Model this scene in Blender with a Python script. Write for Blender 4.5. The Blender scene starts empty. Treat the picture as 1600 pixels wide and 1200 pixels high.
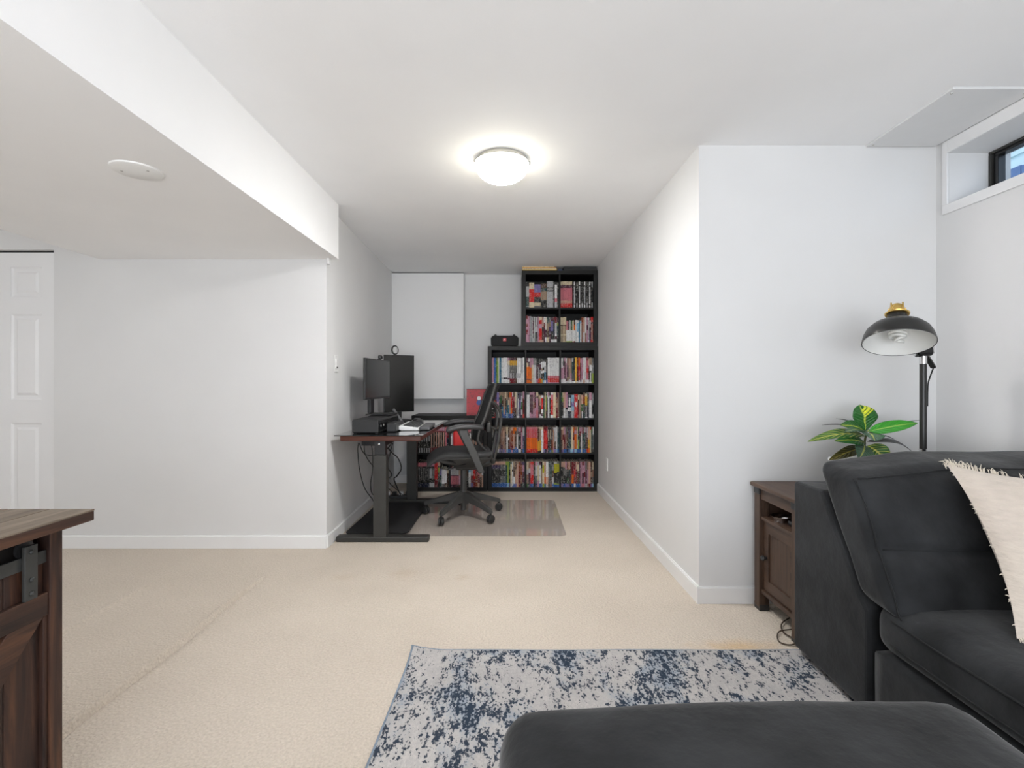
import bpy, bmesh, math, random
from mathutils import Vector, Matrix, noise as mnoise

# ------------------------------------------------------------------ scene, camera, light
scene = bpy.context.scene
col = scene.collection
CAM_Z = 1.10
FPX = 760.0
HOR = 598.0
cam_d = bpy.data.cameras.new('camera')
cam_d.sensor_fit = 'HORIZONTAL'
cam_d.sensor_width = 36.0
cam_d.lens = FPX / 1600.0 * 36.0
cam_d.shift_y = (HOR - 600.0) / 1600.0
cam_d.clip_start = 0.02
cam = bpy.data.objects.new('camera', cam_d)
col.objects.link(cam)
cam.location = (0, 0, CAM_Z)
cam.rotation_euler = (math.pi / 2, 0, 0)
scene.camera = cam

scene.view_settings.view_transform = 'Standard'
scene.view_settings.look = 'None'
scene.view_settings.gamma = 1.0
scene.view_settings.use_curve_mapping = False
scene.view_settings.exposure = 0.04
try:
    scene.cycles.use_denoising = True
    scene.cycles.max_bounces = 10
    scene.cycles.diffuse_bounces = 6
    scene.cycles.transparent_max_bounces = 12
except Exception:
    pass

world = bpy.data.worlds.new('world')
scene.world = world
world.use_nodes = True
bg = world.node_tree.nodes['Background']
bg.inputs['Color'].default_value = (0.62, 0.76, 0.95, 1)
bg.inputs['Strength'].default_value = 1.6

# added fill light floating behind the camera, aimed up to brighten the ceiling
ld = bpy.data.lights.new('rear_bounce_fill', 'AREA')
ld.shape = 'RECTANGLE'
ld.size = 2.9
ld.size_y = 1.95
ld.energy = 122
ld.color = (0.975, 0.985, 1.0)
lo = bpy.data.objects.new('rear_bounce_fill', ld)
col.objects.link(lo)
lo.location = (-0.25, -2.0, 0.95)
lo.rotation_euler = (math.radians(146), 0, 0)

NOOK_LAMP = 325.0
ROOM_LAMP = 7.0
SIDE_FILL = 90.0

# ------------------------------------------------------------------ helpers
def P(px, py, Y):
    """photo pixel at depth Y -> world"""
    return Vector(((px - 800.0) * Y / FPX, Y, CAM_Z - (py - HOR) * Y / FPX))

class MB:
    def __init__(s):
        s.v = []; s.f = []; s.c = []
    def add(s, vs, fs, colr=None):
        o = len(s.v)
        s.v += [Vector(v) for v in vs]
        s.f += [tuple(i + o for i in f) for f in fs]
        s.c += [colr] * len(fs)
        return s
    def box(s, x0, x1, y0, y1, z0, z1, M=None, colr=None):
        vs = [Vector((x, y, z)) for z in (z0, z1) for y in (y0, y1) for x in (x0, x1)]
        if M is not None: vs = [M @ v for v in vs]
        return s.add(vs, [(0, 2, 3, 1), (4, 5, 7, 6), (0, 1, 5, 4), (2, 6, 7, 3), (0, 4, 6, 2), (1, 3, 7, 5)], colr)
    def prism(s, poly, z0, z1, axis='z', M=None):
        n = len(poly)
        def mk(p, h):
            if axis == 'z': v = Vector((p[0], p[1], h))
            elif axis == 'x': v = Vector((h, p[0], p[1]))
            else: v = Vector((p[0], h, p[1]))
            return M @ v if M is not None else v
        vs = [mk(p, z0) for p in poly] + [mk(p, z1) for p in poly]
        fs = [tuple(range(n - 1, -1, -1)), tuple(range(n, 2 * n))]
        fs += [(i, (i + 1) % n, n + (i + 1) % n, n + i) for i in range(n)]
        return s.add(vs, fs)
    def tube(s, pts, r, seg=8, cap=True, closed=False):
        pts = [Vector(p) for p in pts]
        n = len(pts)
        rs = r if isinstance(r, (list, tuple)) else [r] * n
        vs = []; fs = []
        prev = None
        for i, p in enumerate(pts):
            if closed: t = pts[(i + 1) % n] - pts[i - 1]
            else: t = pts[min(i + 1, n - 1)] - pts[max(i - 1, 0)]
            t.normalize()
            if prev is None:
                a = Vector((0, 0, 1)) if abs(t.z) < .9 else Vector((1, 0, 0))
                u = t.cross(a).normalized()
            else:
                u = prev - t * prev.dot(t)
                u = u.normalized() if u.length > 1e-6 else t.orthogonal().normalized()
            prev = u
            w = t.cross(u)
            for k in range(seg):
                a = 2 * math.pi * k / seg
                vs.append(p + (u * math.cos(a) + w * math.sin(a)) * rs[i])
        m = n if closed else n - 1
        for i in range(m):
            j = (i + 1) % n
            for k in range(seg):
                k2 = (k + 1) % seg
                fs.append((i * seg + k, i * seg + k2, j * seg + k2, j * seg + k))
        if cap and not closed:
            fs.append(tuple(range(seg - 1, -1, -1)))
            fs.append(tuple((n - 1) * seg + k for k in range(seg)))
        return s.add(vs, fs)
    def lathe(s, prof, M=None, seg=32, cap=True):
        """prof: (r,z) list, revolve around z"""
        vs = []; fs = []
        n = len(prof)
        for (r, z) in prof:
            for k in range(seg):
                a = 2 * math.pi * k / seg
                v = Vector((r * math.cos(a), r * math.sin(a), z))
                vs.append(M @ v if M is not None else v)
        for i in range(n - 1):
            for k in range(seg):
                k2 = (k + 1) % seg
                fs.append((i * seg + k, i * seg + k2, (i + 1) * seg + k2, (i + 1) * seg + k))
        if cap and prof[0][0] > 1e-4: fs.append(tuple(range(seg - 1, -1, -1)))
        if cap and prof[-1][0] > 1e-4: fs.append(tuple((n - 1) * seg + k for k in range(seg)))
        return s.add(vs, fs)
    def rbox(s, c, h, r, n=8, fn=None):
        """rounded box, centre c half sizes h radius r; fn deforms"""
        c = Vector(c); h = Vector(h)
        vs = []; fs = []; idx = {}
        def pt(a):
            d = Vector(); base = Vector()
            for i in range(3):
                rr = min(r, h[i])
                lim = h[i] - rr
                x = a[i] * h[i]
                base[i] = max(-lim, min(lim, x))
                d[i] = (x - base[i]) / max(rr, 1e-6)
            if d.length > 1e-6:
                d.normalize()
            q = Vector(base[i] + d[i] * min(r, h[i]) for i in range(3))
            q = q + c
            return fn(q) if fn else q
        # non-linear spacing with more points near edges
        ts = []
        for i in range(n + 1):
            t = -1 + 2 * i / n
            ts.append(math.sin(t * math.pi / 2) * .55 + t * .45)
        def vid(a):
            k = tuple(round(x, 5) for x in a)
            if k not in idx:
                idx[k] = len(vs); vs.append(pt(a))
            return idx[k]
        for ax in range(3):
            for sg in (-1, 1):
                for i in range(n):
                    for j in range(n):
                        q = []
                        for (di, dj) in ((0, 0), (1, 0), (1, 1), (0, 1)):
                            a = [0, 0, 0]
                            a[ax] = sg
                            a[(ax + 1) % 3] = ts[i + di]
                            a[(ax + 2) % 3] = ts[j + dj]
                            q.append(vid(a))
                        if sg < 0: q.reverse()
                        fs.append(tuple(q))
        return s.add(vs, fs)
    def build(s, name, mat=None, parent=None, world=True, bevel=0, smooth=False, seg=2, attr=None):
        off = Vector((0, 0, 0))
        if parent is not None and world:
            p = parent
            while p.parent: p = p.parent
            off = p.location
        me = bpy.data.meshes.new(name)
        me.from_pydata([v - off for v in s.v], [], s.f)
        if attr:
            ca = me.color_attributes.new('Col', 'FLOAT_COLOR', 'CORNER')
            for poly in me.polygons:
                cc = s.c[poly.index] or (1, 1, 1)
                for li in poly.loop_indices:
                    ca.data[li].color = (cc[0], cc[1], cc[2], 1)
        me.validate(); me.update()
        if smooth:
            me.polygons.foreach_set('use_smooth', [True] * len(me.polygons))
            if smooth == 'auto':
                bm = bmesh.new(); bm.from_mesh(me)
                for e in bm.edges:
                    if len(e.link_faces) == 2 and e.calc_face_angle(0) > math.radians(38): e.smooth = False
                bm.to_mesh(me); bm.free()
        o = bpy.data.objects.new(name, me)
        col.objects.link(o)
        if mat: me.materials.append(mat)
        if parent is not None: o.parent = parent
        if bevel:
            b = o.modifiers.new('bevel', 'BEVEL')
            b.width = bevel; b.segments = seg; b.limit_method = 'ANGLE'; b.angle_limit = math.radians(40)
        return o

def tag(o, label, cat, group=None):
    o['label'] = label; o['category'] = cat
    if group: o['group'] = group
    return o
def struct(o):
    o['kind'] = 'structure'
    return o
def thing(name, label, cat, loc=(0, 0, 0), rz=0, group=None):
    o = bpy.data.objects.new(name, None)
    o.empty_display_size = .05
    col.objects.link(o)
    o.location = loc; o.rotation_euler = (0, 0, rz)
    return tag(o, label, cat, group)
def smooth_path(pts, n=8):
    pts = [Vector(p) for p in pts]
    out = []
    for i in range(len(pts) - 1):
        p0 = pts[max(i - 1, 0)]; p1 = pts[i]; p2 = pts[i + 1]; p3 = pts[min(i + 2, len(pts) - 1)]
        for k in range(n):
            t = k / n
            out.append(.5 * ((2 * p1) + (p2 - p0) * t + (2 * p0 - 5 * p1 + 4 * p2 - p3) * t * t + (-p0 + 3 * p1 - 3 * p2 + p3) * t ** 3))
    out.append(pts[-1])
    return out

# ------------------------------------------------------------------ materials
def newmat(name):
    m = bpy.data.materials.new(name); m.use_nodes = True
    nt = m.node_tree
    b = nt.nodes['Principled BSDF']
    return m, nt, b
def node(nt, t, **kw):
    n = nt.nodes.new(t)
    for k, v in kw.items(): setattr(n, k, v)
    return n
def setin(n, **kw):
    for k, v in kw.items(): n.inputs[k.replace('_', ' ')].default_value = v
def plain(name, c, rough=.5, metal=0, noise_amt=.06, scale=12, bump=0, bscale=80, spec=.5, sheen=0, emis=None, stretch=(1, 1, 1), coat=0):
    m, nt, b = newmat(name)
    L = nt.links.new
    tc = node(nt, 'ShaderNodeTexCoord')
    mp = node(nt, 'ShaderNodeMapping')
    mp.inputs['Scale'].default_value = stretch
    L(tc.outputs['Object'], mp.inputs['Vector'])
    nz = node(nt, 'ShaderNodeTexNoise'); nz.inputs['Scale'].default_value = scale; nz.inputs['Detail'].default_value = 5
    L(mp.outputs['Vector'], nz.inputs['Vector'])
    rp = node(nt, 'ShaderNodeValToRGB')
    lo_ = [max(0, x * (1 - noise_amt)) for x in c]; hi = [min(1, x * (1 + noise_amt)) for x in c]
    rp.color_ramp.elements[0].color = (*lo_, 1); rp.color_ramp.elements[1].color = (*hi, 1)
    rp.color_ramp.elements[0].position = .3; rp.color_ramp.elements[1].position = .7
    L(nz.outputs['Fac'], rp.inputs['Fac'])
    L(rp.outputs['Color'], b.inputs['Base Color'])
    setin(b, Roughness=rough, Metallic=metal)
    b.inputs['Specular IOR Level'].default_value = spec
    if coat: b.inputs['Coat Weight'].default_value = coat
    if sheen:
        b.inputs['Sheen Weight'].default_value = sheen
        b.inputs['Sheen Roughness'].default_value = .4
    if bump:
        n2 = node(nt, 'ShaderNodeTexNoise'); n2.inputs['Scale'].default_value = bscale; n2.inputs['Detail'].default_value = 4
        L(mp.outputs['Vector'], n2.inputs['Vector'])
        bp = node(nt, 'ShaderNodeBump'); bp.inputs['Strength'].default_value = bump; bp.inputs['Distance'].default_value = .01
        L(n2.outputs['Fac'], bp.inputs['Height']); L(bp.outputs['Normal'], b.inputs['Normal'])
    if emis:
        b.inputs['Emission Color'].default_value = (*emis[0], 1); b.inputs['Emission Strength'].default_value = emis[1]
    return m

def wood(name, dark, mid, light, axis='y', rough=.55, scale=1.0, wave=6):
    m, nt, b = newmat(name); L = nt.links.new
    tc = node(nt, 'ShaderNodeTexCoord')
    oi = node(nt, 'ShaderNodeObjectInfo')
    mp = node(nt, 'ShaderNodeMapping')
    s = {'x': (1.2, 14, 14), 'y': (14, 1.2, 14), 'z': (14, 14, 1.2)}[axis]
    mp.inputs['Scale'].default_value = tuple(q * scale for q in s)
    L(tc.outputs['Object'], mp.inputs['Vector'])
    ad = node(nt, 'ShaderNodeVectorMath', operation='ADD')
    ml = node(nt, 'ShaderNodeMath', operation='MULTIPLY'); ml.inputs[1].default_value = 37.0
    L(oi.outputs['Random'], ml.inputs[0])
    L(mp.outputs['Vector'], ad.inputs[0]); L(ml.outputs[0], ad.inputs[1])
    nz = node(nt, 'ShaderNodeTexNoise'); setin(nz, Scale=2.2, Detail=8.0, Roughness=.65, Distortion=.6)
    L(ad.outputs[0], nz.inputs['Vector'])
    rp = node(nt, 'ShaderNodeValToRGB')
    e = rp.color_ramp.elements
    e[0].position = .32; e[0].color = (*dark, 1); e[1].position = .72; e[1].color = (*light, 1)
    x = e.new(.5); x.color = (*mid, 1)
    L(nz.outputs['Fac'], rp.inputs['Fac']); L(rp.outputs['Color'], b.inputs['Base Color'])
    b.inputs['Roughness'].default_value = rough
    bp = node(nt, 'ShaderNodeBump'); setin(bp, Strength=.25, Distance=.004)
    L(nz.outputs['Fac'], bp.inputs['Height']); L(bp.outputs['Normal'], b.inputs['Normal'])
    return m

M_wall = plain('wall_paint', (.75, .75, .75), .62, noise_amt=.012, scale=3, bump=.04, bscale=240, spec=.3)
M_ceil = plain('ceiling_paint', (.91, .91, .915), .8, noise_amt=.012, scale=3, bump=.05, bscale=200, spec=.2)
M_trim = plain('white_trim_paint', (.84, .84, .845), .38, noise_amt=.01, scale=4)
M_doorp = plain('white_door_paint', (.86, .86, .865), .4, noise_amt=.01, scale=4)
M_plate = plain('white_plastic', (.85, .85, .84), .35, noise_amt=.01)
M_cab = plain('cabinet_white', (.80, .80, .80), .5, noise_amt=.01, scale=2)
M_black = plain('black_plastic', (.018, .018, .019), .42, noise_amt=.1, scale=30)
M_blackgloss = plain('black_gloss', (.012, .012, .013), .18, noise_amt=.1, scale=20)
M_frame = plain('charcoal_metal', (.040, .039, .036), .45, metal=.2, noise_amt=.08, scale=20)
M_mesh = plain('chair_black_mesh', (.012, .012, .013), .8, noise_amt=.25, scale=400, bump=.5, bscale=500)
M_chairfr = plain('chair_graphite_plastic', (.045, .044, .042), .42, noise_amt=.08, scale=20)
M_seat = plain('chair_seat_fabric', (.035, .035, .036), .72, noise_amt=.15, scale=200, bump=.3, bscale=400)
M_armpad = plain('chair_arm_pad', (.03, .03, .032), .3, noise_amt=.08, scale=20)
M_caster = plain('caster_black', (.012, .012, .012), .4)
M_shelf = plain('black_brown_board', (.011, .0105, .010), .5, noise_amt=.15, scale=14, stretch=(1, 1, 6), spec=.3)
M_screen = plain('monitor_screen', (.010, .010, .0095), .22, noise_amt=.05)
M_chrome = plain('chrome', (.75, .75, .76), .15, metal=1, noise_amt=.03)
M_nickel = plain('brushed_nickel', (.50, .49, .47), .32, metal=1, noise_amt=.05)
M_brass = plain('polished_brass', (.78, .52, .16), .2, metal=1, noise_amt=.08, scale=30)
M_lampblk = plain('lamp_black_enamel', (.016, .016, .015), .35, noise_amt=.08)
M_lampwht = plain('lamp_white_enamel', (.82, .82, .80), .45, noise_amt=.02)
M_bulb = plain('bulb_white', (.86, .86, .83), .35, noise_amt=.02)
M_sofa = plain('charcoal_velvet', (.0195, .0205, .022), .85, noise_amt=.6, scale=5, bump=.30, bscale=22, spec=.15, sheen=.20)
M_seam = plain('sofa_seam_thread', (.009, .010, .011), .9)
M_pillow = plain('cream_gauze', (.56, .495, .43), .9, noise_amt=.06, scale=30, bump=.5, bscale=45, stretch=(1, 1, 3), sheen=.2)
M_fringe = plain('cream_fringe', (.62, .56, .47), .9, noise_amt=.1, scale=60)
M_pot = plain('white_pot', (.82, .82, .80), .3)
M_soil = plain('dark_soil', (.03, .022, .015), .95, noise_amt=.4, scale=60, bump=.8, bscale=90)
M_stem = plain('plant_stem', (.07, .08, .03), .6, noise_amt=.3, scale=50)
M_cord = plain('black_cord', (.012, .012, .012), .5)
M_matblk = plain('black_foam_mat', (.010, .010, .011), .8, noise_amt=.2, scale=60, bump=.2, bscale=200)
M_deskwood = wood('cherry_desk_edge', (.045, .012, .007), (.10, .028, .016), (.17, .055, .03), 'x', .3)
M_rustic = wood('rustic_dark_wood', (.010, .004, .003), (.038, .015, .009), (.115, .046, .021), 'z', .6)
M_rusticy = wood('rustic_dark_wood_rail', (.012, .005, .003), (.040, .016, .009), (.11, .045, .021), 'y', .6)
M_rtop = wood('weathered_oak_top', (.085, .060, .042), (.17, .13, .095), (.27, .215, .16), 'y', .5)
M_end = wood('brown_end_table_wood', (.030, .016, .010), (.062, .034, .021), (.10, .056, .034), 'y', .5)
M_endz = wood('brown_end_table_wood_upright', (.030, .016, .010), (.062, .034, .021), (.10, .056, .034), 'z', .5)
M_strap = plain('grey_iron_strap', (.055, .056, .054), .5, metal=.35, noise_amt=.1, scale=30)
M_dkrecess = plain('dark_recess_board', (.012, .009, .008), .8)
M_red = plain('red_print', (.42, .015, .022), .5, noise_amt=.2, scale=18)
M_white = plain('white_plastic_keys', (.72, .73, .73), .4, noise_amt=.02)
M_keys = plain('dark_keys', (.045, .047, .05), .5)
M_paper = plain('paper_white', (.75, .74, .70), .8)

def glassy(name, tint, refl_rough=.05, fac=.12):
    m, nt, b = newmat(name); L = nt.links.new
    nt.nodes.remove(b)
    out = nt.nodes['Material Output']
    tr = node(nt, 'ShaderNodeBsdfTransparent'); tr.inputs['Color'].default_value = (*tint, 1)
    gl = node(nt, 'ShaderNodeBsdfGlossy'); gl.inputs['Roughness'].default_value = refl_rough
    gl.inputs['Color'].default_value = (.95, .95, .95, 1)
    fr = node(nt, 'ShaderNodeFresnel'); fr.inputs['IOR'].default_value = 1.5
    tc = node(nt, 'ShaderNodeTexCoord'); nz = node(nt, 'ShaderNodeTexNoise'); nz.inputs['Scale'].default_value = 7
    L(tc.outputs['Object'], nz.inputs['Vector'])
    bp = node(nt, 'ShaderNodeBump'); setin(bp, Strength=.02, Distance=.02)
    L(nz.outputs['Fac'], bp.inputs['Height'])
    L(bp.outputs['Normal'], gl.inputs['Normal'])
    mx = node(nt, 'ShaderNodeMixShader')
    ge = node(nt, 'ShaderNodeNewGeometry')
    iv = node(nt, 'ShaderNodeMath', operation='SUBTRACT'); iv.inputs[0].default_value = 1.0; L(ge.outputs['Backfacing'], iv.inputs[1])
    fm = node(nt, 'ShaderNodeMath', operation='MULTIPLY'); L(fr.outputs[0], fm.inputs[0]); L(iv.outputs[0], fm.inputs[1])
    L(fm.outputs[0], mx.inputs[0]); L(tr.outputs[0], mx.inputs[1]); L(gl.outputs[0], mx.inputs[2])
    L(mx.outputs[0], out.inputs['Surface'])
    return m
M_clear = glassy('clear_vinyl', (.93, .93, .94), .08)
M_glass = glassy('window_glass', (.95, .97, .98), .02)
def dome_mat(name, strength):
    m, nt, b = newmat(name); L = nt.links.new
    setin(b, Roughness=.3)
    tc = node(nt, 'ShaderNodeTexCoord'); nz = node(nt, 'ShaderNodeTexNoise'); setin(nz, Scale=6.0, Detail=3.0, Distortion=2.0)
    L(tc.outputs['Object'], nz.inputs['Vector'])
    rp = node(nt, 'ShaderNodeValToRGB'); e = rp.color_ramp.elements
    e[0].position = .3; e[0].color = (.92, .86, .68, 1); e[1].position = .7; e[1].color = (.97, .94, .82, 1)
    L(nz.outputs['Fac'], rp.inputs['Fac'])
        # the bulb sits behind the middle of the bowl, so the glass glows less towards its rim
    xy = node(nt, 'ShaderNodeVectorMath', operation='MULTIPLY'); xy.inputs[1].default_value = (1, 1, 0); L(tc.outputs['Object'], xy.inputs[0])
    ln = node(nt, 'ShaderNodeVectorMath', operation='LENGTH'); L(xy.outputs[0], ln.inputs[0])
    mr = node(nt, 'ShaderNodeMapRange', interpolation_type='SMOOTHSTEP'); setin(mr, From_Min=.045, From_Max=.128, To_Min=strength, To_Max=strength * .055)
    L(ln.outputs['Value'], mr.inputs['Value']); L(mr.outputs[0], b.inputs['Emission Strength'])
    cf = node(nt, 'ShaderNodeMapRange'); setin(cf, From_Min=.07, From_Max=.13); L(ln.outputs['Value'], cf.inputs['Value'])
    cm = node(nt, 'ShaderNodeMixRGB'); cm.inputs[1].default_value = (.985, .99, 1, 1); L(cf.outputs[0], cm.inputs[0]); L(rp.outputs['Color'], cm.inputs[2])
    L(cm.outputs[0], b.inputs['Emission Color'])
    b.inputs['Base Color'].default_value = (.85, .83, .78, 1)
    return m

def carpet_mat():
    m, nt, b = newmat('beige_loop_carpet'); L = nt.links.new
    tc = node(nt, 'ShaderNodeTexCoord')
    n1 = node(nt, 'ShaderNodeTexNoise'); setin(n1, Scale=1.6, Detail=4.0)
    n2 = node(nt, 'ShaderNodeTexNoise'); setin(n2, Scale=120.0, Detail=3.0)
    vo = node(nt, 'ShaderNodeTexVoronoi'); setin(vo, Scale=95.0)
    for n in (n1, n2, vo): L(tc.outputs['Object'], n.inputs['Vector'])
    rp = node(nt, 'ShaderNodeValToRGB'); e = rp.color_ramp.elements
    e[0].position = .3; e[0].color = (.60, .525, .44, 1); e[1].position = .7; e[1].color = (.68, .60, .51, 1)
    L(n1.outputs['Fac'], rp.inputs['Fac'])
    r2 = node(nt, 'ShaderNodeValToRGB'); e = r2.color_ramp.elements
    e[0].position = .25; e[0].color = (.80, .79, .77, 1); e[1].position = .7; e[1].color = (1, 1, 1, 1)
    L(n2.outputs['Fac'], r2.inputs['Fac'])
    mx = node(nt, 'ShaderNodeMixRGB', blend_type='MULTIPLY'); mx.inputs[0].default_value = 1
    L(rp.outputs[0], mx.inputs[1]); L(r2.outputs[0], mx.inputs[2])
    # stain with its own shape next to the end table, and two faint ones
    last = mx
    for (cx, cy, rx, ry, fac, tint) in ((.95, 2.03, .20, .06, .85, (.98, .80, .56)), (-.62, 2.8, .10, .10, .5, (.88, .82, .74)), (-.95, 2.75, .08, .06, .5, (.9, .84, .76)), (-.28, 2.75, .05, .05, .6, (.88, .82, .74)), (-.36, 3.05, .07, .05, .5, (.86, .8, .72))):
        mp = node(nt, 'ShaderNodeMapping'); mp.inputs['Location'].default_value = (-cx / rx, -cy / ry, 0); mp.inputs['Scale'].default_value = (1 / rx, 1 / ry, 0)
        L(tc.outputs['Object'], mp.inputs['Vector'])
        ln = node(nt, 'ShaderNodeVectorMath', operation='LENGTH'); L(mp.outputs[0], ln.inputs[0])
        adn = node(nt, 'ShaderNodeMath', operation='ADD'); L(ln.outputs['Value'], adn.inputs[0])
        n3 = node(nt, 'ShaderNodeTexNoise'); setin(n3, Scale=14.0); L(tc.outputs['Object'], n3.inputs['Vector'])
        L(n3.outputs['Fac'], adn.inputs[1])
        mr = node(nt, 'ShaderNodeMapRange'); setin(mr, From_Min=.6, From_Max=1.6, To_Min=fac, To_Max=0.0); L(adn.outputs[0], mr.inputs['Value'])
        mm = node(nt, 'ShaderNodeMixRGB', blend_type='MULTIPLY'); mm.inputs[2].default_value = (*tint, 1)
        L(mr.outputs[0], mm.inputs[0]); L(last.outputs[0], mm.inputs[1]); last = mm
    L(last.outputs[0], b.inputs['Base Color'])
    b.inputs['Roughness'].default_value = .95; b.inputs['Specular IOR Level'].default_value = .1
    b.inputs['Sheen Weight'].default_value = .15
    ad = node(nt, 'ShaderNodeMath', operation='ADD'); L(n2.outputs['Fac'], ad.inputs[0]); L(vo.outputs['Distance'], ad.inputs[1])
    bp = node(nt, 'ShaderNodeBump'); setin(bp, Strength=.55, Distance=.008)
    L(ad.outputs[0], bp.inputs['Height']); L(bp.outputs['Normal'], b.inputs['Normal'])
    return m
M_carpet = carpet_mat()

def rug_mat():
    m, nt, b = newmat('distressed_blue_rug'); L = nt.links.new
    tc = node(nt, 'ShaderNodeTexCoord')
    def nz(scale, st=(1, 1, 1), loc=(0, 0, 0), det=5, rough=.6):
        mp = node(nt, 'ShaderNodeMapping'); mp.inputs['Scale'].default_value = st; mp.inputs['Location'].default_value = loc
        L(tc.outputs['Object'], mp.inputs['Vector'])
        n = node(nt, 'ShaderNodeTexNoise'); setin(n, Scale=scale, Detail=float(det), Roughness=rough); L(mp.outputs[0], n.inputs['Vector'])
        return n
    base = nz(3, (1, 1, 1), (5, 2, 0))
    rp = node(nt, 'ShaderNodeValToRGB'); e = rp.color_ramp.elements
    e[0].position = .35; e[0].color = (.42, .40, .39, 1); e[1].position = .65; e[1].color = (.56, .53, .505, 1)
    L(base.outputs['Fac'], rp.inputs['Fac'])
    fine = nz(120, (1, .6, 1), det=3)
    big = nz(4.2, (1.25, .7, 1), (1.7, .3, 0), det=3)
    mid = nz(30, (1.4, .65, 1), (3, 8, 0), det=4)
    bs = node(nt, 'ShaderNodeMath', operation='MULTIPLY_ADD'); L(big.outputs['Fac'], bs.inputs[0]); bs.inputs[1].default_value = .6; bs.inputs[2].default_value = .2
    # blue-grey wash
    s1 = node(nt, 'ShaderNodeMath', operation='MULTIPLY_ADD'); L(fine.outputs['Fac'], s1.inputs[0]); s1.inputs[1].default_value = .35; L(big.outputs['Fac'], s1.inputs[2])
    w1 = node(nt, 'ShaderNodeMapRange'); setin(w1, From_Min=.66, From_Max=.80, To_Min=0.0, To_Max=.85); L(s1.outputs[0], w1.inputs['Value'])
    m1 = node(nt, 'ShaderNodeMixRGB'); m1.inputs[2].default_value = (.235, .29, .36, 1)
    L(w1.outputs[0], m1.inputs[0]); L(rp.outputs[0], m1.inputs[1])
    # grey mottling
    g1 = node(nt, 'ShaderNodeMapRange'); setin(g1, From_Min=.42, From_Max=.62, To_Min=.35, To_Max=0.0); L(fine.outputs['Fac'], g1.inputs['Value'])
    m15 = node(nt, 'ShaderNodeMixRGB'); m15.inputs[2].default_value = (.27, .27, .275, 1)
    L(g1.outputs[0], m15.inputs[0]); L(m1.outputs[0], m15.inputs[1])
    # navy flecks, broken by the fine weave
    s2 = node(nt, 'ShaderNodeMath', operation='MULTIPLY_ADD'); L(mid.outputs['Fac'], s2.inputs[0]); s2.inputs[1].default_value = .8; L(bs.outputs[0], s2.inputs[2])
    s3 = node(nt, 'ShaderNodeMath', operation='MULTIPLY_ADD'); L(fine.outputs['Fac'], s3.inputs[0]); s3.inputs[1].default_value = .8; L(s2.outputs[0], s3.inputs[2])
    w2 = node(nt, 'ShaderNodeMapRange'); setin(w2, From_Min=1.31, From_Max=1.39, To_Min=0.0, To_Max=.95); L(s3.outputs[0], w2.inputs['Value'])
    m2 = node(nt, 'ShaderNodeMixRGB'); m2.inputs[2].default_value = (.017, .030, .052, 1)
    L(w2.outputs[0], m2.inputs[0]); L(m15.outputs[0], m2.inputs[1])
    L(m2.outputs[0], b.inputs['Base Color'])
    b.inputs['Roughness'].default_value = .95; b.inputs['Specular IOR Level'].default_value = .1
    bp = node(nt, 'ShaderNodeBump'); setin(bp, Strength=.5, Distance=.006)
    L(fine.outputs['Fac'], bp.inputs['Height']); L(bp.outputs['Normal'], b.inputs['Normal'])
    return m
M_rug = rug_mat()
M_rugedge = plain('rug_blue_binding', (.20, .25, .31), .9, noise_amt=.2, scale=80)

def book_mat():
    m, nt, b = newmat('printed_book_cover'); L = nt.links.new
    at = node(nt, 'ShaderNodeVertexColor'); at.layer_name = 'Col'
    tc = node(nt, 'ShaderNodeTexCoord'); oi = node(nt, 'ShaderNodeObjectInfo')
    mp = node(nt, 'ShaderNodeMapping'); mp.inputs['Scale'].default_value = (170, 10, 105)
    L(tc.outputs['Object'], mp.inputs['Vector'])
    ml = node(nt, 'ShaderNodeMath', operation='MULTIPLY'); ml.inputs[1].default_value = 91.0; L(oi.outputs['Random'], ml.inputs[0])
    ad = node(nt, 'ShaderNodeVectorMath', operation='ADD'); L(mp.outputs[0], ad.inputs[0]); L(ml.outputs[0], ad.inputs[1])
    nz = node(nt, 'ShaderNodeTexNoise'); setin(nz, Scale=1.0, Detail=1.0); L(ad.outputs[0], nz.inputs['Vector'])
    mk = node(nt, 'ShaderNodeMapRange'); setin(mk, From_Min=.50, From_Max=.62, To_Min=0.0, To_Max=.5); L(nz.outputs['Fac'], mk.inputs['Value'])
    n2 = node(nt, 'ShaderNodeTexNoise'); setin(n2, Scale=.22, Detail=2.0); L(ad.outputs[0], n2.inputs['Vector'])
    m2 = node(nt, 'ShaderNodeMapRange'); setin(m2, From_Min=.40, From_Max=.60); L(n2.outputs['Fac'], m2.inputs['Value'])
    mu = node(nt, 'ShaderNodeMath', operation='MULTIPLY'); L(mk.outputs[0], mu.inputs[0]); L(m2.outputs[0], mu.inputs[1])
    bw = node(nt, 'ShaderNodeRGBToBW'); L(at.outputs['Color'], bw.inputs[0])
    lt = node(nt, 'ShaderNodeMath', operation='LESS_THAN'); lt.inputs[1].default_value = .16; L(bw.outputs[0], lt.inputs[0])
    cc = node(nt, 'ShaderNodeMixRGB'); cc.inputs[1].default_value = (.05, .04, .05, 1); cc.inputs[2].default_value = (.62, .60, .55, 1)
    L(lt.outputs[0], cc.inputs[0])
    mx = node(nt, 'ShaderNodeMixRGB'); L(mu.outputs[0], mx.inputs[0]); L(at.outputs['Color'], mx.inputs[1]); L(cc.outputs[0], mx.inputs[2])
    L(mx.outputs[0], b.inputs['Base Color'])
    b.inputs['Roughness'].default_value = .5; b.inputs['Specular IOR Level'].default_value = .25
    return m
M_book = book_mat()

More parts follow.
